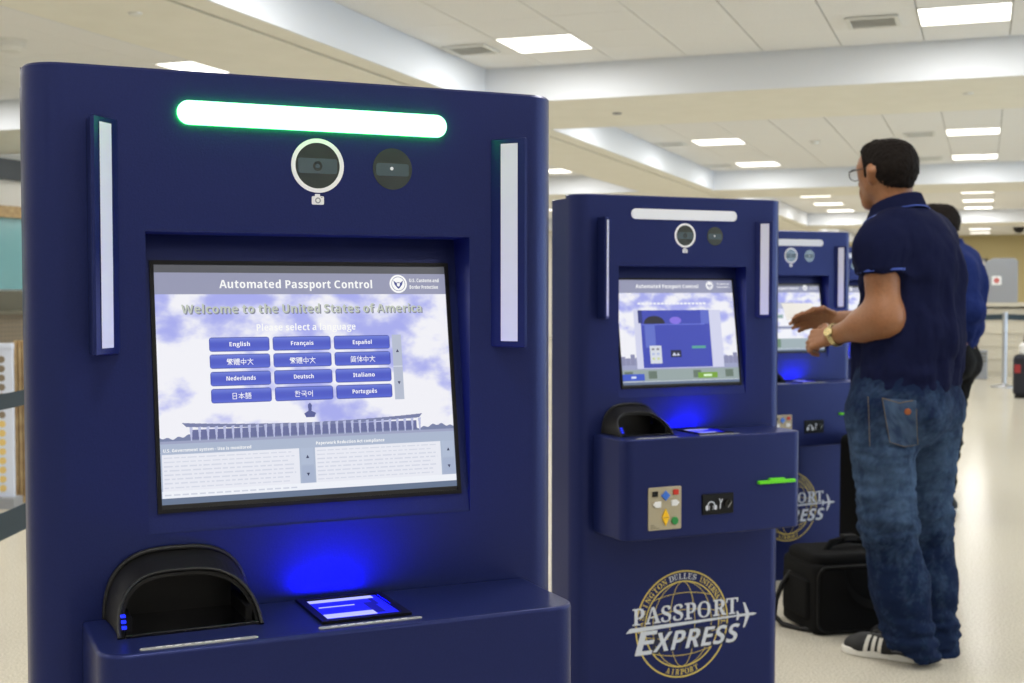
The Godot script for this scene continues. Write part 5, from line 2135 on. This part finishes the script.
	drape(pk, tf, q0, eu, ev, look, 10, 10, 0.004, func(u: float, v: float) -> Vector2: return Vector2(0.5 + (u - 0.5) * (1.0 - 0.18 * v), v * (0.92 + 0.08 * (1.0 - absf(u - 0.5) * 2.0))))
	pk.col.resize(pk.v.size())
	var wn := FastNoiseLite.new()
	wn.frequency = 1.0
	for i in pk.v.size():
		pk.col[i] = Color(0.030, 0.050, 0.105).lerp(Color(0.075, 0.12, 0.2), clampf(0.4 + wn.get_noise_3d(pk.v[i].x * 30, pk.v[i].y * 50, pk.v[i].z * 30), 0.0, 1.0))
	part("back_pocket", pk, M.denim, jn)
	var st := MB.new()
	seam_line(st, tf, [q0, q0 + eu * 0.5 + ev * 0.08, q0 + eu], look, 0.0014, 0.005)
	seam_line(st, tf, [q0 + eu * 0.01, q0 + ev * 0.93 + eu * 0.09, q0 + ev + eu * 0.5, q0 + ev * 0.93 + eu * 0.91, q0 + eu * 0.99], look, 0.0010, 0.005)
	var s0 := px(866, 395, D - 0.45) - at
	seam_line(st, tf, [s0, px(867, 420, D - 0.45) - at, px(868, 455, D - 0.45) - at], look, 0.0010, 0.002)
	part("stitching", st, M.thread, jn)
	var bt := MB.new()
	var bp := tf.hit(px(908, 411, D - 0.45) - at, look)
	bt.lathe([Vector2(0, 0.006), Vector2(0.009, 0.005), Vector2(0.011, 0)], 14)
	part("pocket_button", bt, M.leather, jn, Transform3D(Basis(Quaternion(Vector3.UP, tf.grad(bp))), bp + tf.grad(bp) * 0.005))
	# watch, glasses
	var wr: Vector3 = J.wrist_l
	var ax: Vector3 = (J.elbow_l - J.wrist_l).normalized()
	var wc := wr + ax * 0.012
	var wm := MB.new()
	var pts := []
	var u0 := ax.cross(Vector3.UP).normalized()
	for i in 24:
		pts.append(wc + u0.rotated(ax, TAU * i / 24) * 0.0365)
	for e in [-0.006, 0.0, 0.006]:
		var pp := []
		for p in pts:
			pp.append(p + ax * e)
		wm.tube(pp, 0.0042, 6, true)
	var watch := part("wristwatch", wm, M.watch, man)
	var face := MB.new()
	face.lathe([Vector2(0, 0.010), Vector2(0.015, 0.010), Vector2(0.018, 0.006), Vector2(0.019, 0)], 24)
	var fd := (-aw * 0.75 - rr * 0.2 + Vector3.UP * 0.35)
	fd = (fd - ax * fd.dot(ax)).normalized()
	part("watch_case", face, M.watch, watch, Transform3D(Basis(Quaternion(Vector3.UP, fd)), wc + fd * 0.034))
	var gl := MB.new()
	var sk: Vector3 = J.skull
	var Lh := Vector3.UP.cross(Fh).normalized()
	if Lh.dot(L) < 0:
		Lh = -Lh
	for s in [-1.0, 1.0]:
		var c: Vector3 = sk + Fh * 0.116 + Lh * s * 0.036 - Vector3.UP * 0.018
		var rim := []
		for i in 20:
			var a := TAU * i / 20
			rim.append(c + Lh * cos(a) * 0.027 + Vector3.UP * sin(a) * 0.020)
		gl.tube(rim, 0.0017, 5, true)
		gl.tube([c + Lh * s * 0.028 + Vector3.UP * 0.010, sk + Fh * 0.06 + Lh * s * 0.080 - Vector3.UP * 0.006, sk - Fh * 0.004 + Lh * s * 0.090 - Vector3.UP * 0.002, sk - Fh * 0.022 + Lh * s * 0.085 - Vector3.UP * 0.024], 0.0018, 5)
	gl.tube([sk + Fh * 0.117 + Lh * 0.010 - Vector3.UP * 0.014, sk + Fh * 0.121 - Vector3.UP * 0.012, sk + Fh * 0.117 - Lh * 0.010 - Vector3.UP * 0.014], 0.0016, 5)
	var gp := part("eyeglasses", gl, M.hood, man)
	for s in [-1.0, 1.0]:
		var gm := MB.new()
		var c: Vector3 = sk + Fh * 0.116 + Lh * s * 0.036 - Vector3.UP * 0.018
		for i in 20:
			var a := TAU * i / 20
			var b := TAU * (i + 1) / 20
			gm.tri(c, c + Lh * cos(a) * 0.026 + Vector3.UP * sin(a) * 0.019, c + Lh * cos(b) * 0.026 + Vector3.UP * sin(b) * 0.019, Fh, Fh, Fh)
		part("spectacle_glass", gm, M.clear, gp)
	# shoes
	shoe(man, on_floor(921, 663) - at, on_floor(842, 650) - at, L, true)
	shoe(man, on_floor(944, 652) - at, on_floor(868, 640) - at, -L, true)
	# the paper slip held in the far hand
	var hp: Vector3 = px(812, 321, D + 0.30)
	var pp2 := MB.new()
	var n := 8
	for i in n:
		var a := float(i) / n
		var b := float(i + 1) / n
		var y0 := sin(a * 2.4) * 0.010
		var y1 := sin(b * 2.4) * 0.010
		for sg in [-1.0, 1.0]:
			pp2.squad(Vector3(-0.06, y0 + sg * 0.0002, -0.09 * a), Vector3(-0.06, y1 + sg * 0.0002, -0.09 * b), Vector3(0.06, y1 + sg * 0.0002, -0.09 * b), Vector3(0.06, y0 + sg * 0.0002, -0.09 * a), Vector3.UP * sg, Vector3.UP * sg, Vector3.UP * sg, Vector3.UP * sg)
	var slip := part("paper_slip", pp2, M.white, self, Transform3D(Basis(Vector3.UP, deg_to_rad(20.1 + 8)) * Basis(Vector3.RIGHT, deg_to_rad(38)), hp + rr * -0.035 + Vector3.UP * 0.004))
	tag(slip, "small white paper slip in the hand of the man in the polo", "paper")

	# ---- the traveller in the blue jacket behind him
	var E := 7.05
	var F2 := (rr * -0.78 + aw * 0.62).normalized()
	var L2 := (rr * -0.62 - aw * 0.78).normalized()
	var at2 := on_floor(945, 522)
	var K := {
		"skull": px(943, 222, E), "neck": px(950, 249, E), "top": px(958, 261, E), "chest": px(960, 281, E),
		"waist": px(957, 322, E), "hem": px(957, 343, E), "pelvis": px(956, 358, E),
		"shoulder_l": px(966, 272, E - 0.16), "elbow_l": px(975, 312, E - 0.24), "wrist_l": px(966, 343, E - 0.16),
		"shoulder_r": px(962, 268, E + 0.16), "elbow_r": px(952, 312, E + 0.24), "wrist_r": px(920, 318, E + 0.22),
		"hip_l": px(948, 372, E - 0.08), "knee_l": px(943, 445, E - 0.06), "ankle_l": px(938, 517, E - 0.04),
		"hip_r": px(961, 372, E + 0.08), "knee_r": px(951, 445, E + 0.08), "ankle_r": px(945, 510, E + 0.10),
	}
	at2 += rr * -0.022
	for k in K:
		K[k] += rr * -0.022
	var o2 := {
		"girth": 0.92, "nape": 0.05, "neck_r": 0.056, "arm": [0.05, 0.042, 0.029], "skin": M.skin,
		"hand_l": [Vector3.DOWN * 0.9 - rr * 0.35, rr * 0.6 - aw * 0.7, -1.0, 0.4],
		"hand_r": [rr * -0.85 + aw * 0.3, Vector3.UP, -1.0, 0.4],
		"hem_w": 0.04, "hem_r": 0.115, "waist_w": 0.04, "waist_r": 0.125, "chest_w": 0.06, "chest_r": 0.125,
		"long_sleeve": true, "sleeve": [0.072, 0.064, 0.045], "sleeve_end": 1.0,
		"hem_drop": 0.03, "top_name": "jacket", "top_mat": M.jacket,
		"pelvis_w": 0.05, "pelvis_r": 0.115, "leg": [0.085, 0.066, 0.06, 0.055], "bottom_name": "trousers", "bottom_mat": M.black_cloth,
	}
	var p2 := person("traveller in blue jacket and black trousers behind the man in the polo", at2, F2, L2, (rr * -0.98 + aw * 0.2).normalized(), K, o2)
	shoe(p2, on_floor(949, 521) - at2, on_floor(912, 513) - at2, L2, false)
	shoe(p2, on_floor(955, 513) - at2, on_floor(918, 506) - at2, -L2, false)
	build_bags()


func build_bags() -> void:
	# soft black bag on the floor in front of the third kiosk
	var c0 := on_floor(815, 637)
	var rr := Vector3(cam_basis.x.x, 0, cam_basis.x.z).normalized()
	var aw := Vector3(-cam_basis.z.x, 0, -cam_basis.z.z).normalized()
	var wd := (rr * 0.975 + aw * 0.22).normalized()
	var turn := rad_to_deg(atan2(-wd.z, wd.x))
	var bag := thing("cabin_bag", "soft black cabin bag on the floor beside the man's shoes", "bag", c0, turn)
	# local: x to the right along the front, z toward the viewer; the front left corner at the origin
	var W := 0.40
	var H := 0.27
	var Dp := 0.30
	var b := MB.new()
	b.xf = Transform3D(Basis(), Vector3(W / 2, 0, -Dp / 2))
	b.prism(round_rect(W, Dp, 0.035), 0.0, H - 0.012, 0.022, 4)
	var body := part("body", b, M.black_cloth, bag)
	var lid := MB.new()
	lid.xf = Transform3D(Basis(), Vector3(W / 2, 0, -Dp / 2 - 0.005))
	lid.prism(round_rect(W - 0.02, Dp - 0.03, 0.05), H - 0.03, H + 0.022, 0.024, 4)
	part("lid", lid, M.black_cloth, bag)
	var pp := MB.new()
	var loop := []
	for q in round_rect(W - 0.02, H - 0.03, 0.04, Vector2(W / 2, H / 2 - 0.002), 6):
		loop.append(Vector3(q.x, q.y, 0.002))
	pp.tube(loop, 0.0045, 6, true)
	part("piping", pp, M.black, body)
	# hanging flap strap on the front
	var fl := MB.new()
	var arc := []
	for i in 15:
		var a := PI * i / 14.0
		arc.append(Vector3(0.24 - cos(a) * 0.13, H - 0.03 - sin(a) * 0.13, 0.010 + 0.006 * sin(a)))
	for i in 14:
		var s := Vector3(0, 0.016, 0)
		fl.quad(arc[i] - s, arc[i + 1] - s, arc[i + 1] + s, arc[i] + s, Vector3.BACK)
		fl.quad(arc[i] - s + Vector3(0, 0, 0.003), arc[i + 1] - s + Vector3(0, 0, 0.003), arc[i + 1] + s + Vector3(0, 0, 0.003), arc[i] + s + Vector3(0, 0, 0.003), Vector3.BACK)
	part("front_handle", fl, M.black, bag)
	var th := MB.new()
	th.tube([Vector3(0.10, H + 0.01, -0.13), Vector3(0.13, H + 0.045, -0.14), Vector3(0.20, H + 0.055, -0.15), Vector3(0.27, H + 0.045, -0.15), Vector3(0.30, H + 0.01, -0.15)], 0.014, 8)
	part("top_handle", th, M.black_cloth, bag)
	var bk := MB.new()
	bk.box(Vector3(0.205, H + 0.062, -0.145), Vector3(0.05, 0.02, 0.04))
	part("buckle", bk, M.hood, bag)
	# shoulder strap that falls to the floor on the left
	var sp := MB.new()
	var sl := [Vector3(0.0, 0.20, -0.20), Vector3(-0.035, 0.15, -0.21), Vector3(-0.06, 0.09, -0.21), Vector3(-0.07, 0.035, -0.20), Vector3(-0.055, 0.010, -0.16), Vector3(-0.02, 0.008, -0.10), Vector3(0.01, 0.010, -0.06)]
	sp.tube(sl, 0.010, 8)
	part("shoulder_strap", sp, M.black, bag)
	var sd := MB.new()
	sd.xf = Transform3D(Basis(), Vector3(0.0, 0, -Dp / 2))
	sd.prism(round_rect(0.03, Dp - 0.09, 0.012), 0.05, 0.20, 0.012, 2)
	part("side_pocket", sd, M.black_cloth, bag)
	# black upright suitcase behind it, almost hidden by the man's legs
	var s0 := on_floor(868, 592)
	var sc := thing("suitcase", "tall black upright suitcase between the kiosk and the man's legs", "suitcase", s0, turn)
	var m := MB.new()
	m.prism(round_rect(0.17, 0.25, 0.04), 0.05, 0.66, 0.035, 4)
	part("body", m, M.black_cloth, sc)
	var hd := MB.new()
	hd.tube([Vector3(-0.055, 0.64, 0), Vector3(-0.055, 0.70, 0), Vector3(0.055, 0.70, 0), Vector3(0.055, 0.64, 0)], 0.011, 8)
	part("handle", hd, M.black, sc)
	for sx in [-1, 1]:
		for sz in [-1, 1]:
			var wl := MB.new()
			wl.xf = Transform3D(Basis(Vector3.BACK, PI / 2), Vector3(sx * 0.055 + 0.011, 0.025, sz * 0.085))
			wl.lathe([Vector2(0, 0), Vector2(0.025, 0), Vector2(0.025, 0.022), Vector2(0, 0.022)], 16)
			part("wheel", wl, M.black, sc)
			part("wheel_fork", span(Vector3(sx * 0.055 - 0.016, 0.02, sz * 0.085 - 0.01), Vector3(sx * 0.055 + 0.016, 0.07, sz * 0.085 + 0.01)), M.black, sc)
	part("luggage_tag", span(Vector3(-0.075, 0.42, 0.123), Vector3(-0.045, 0.50, 0.128)), M.red, sc)
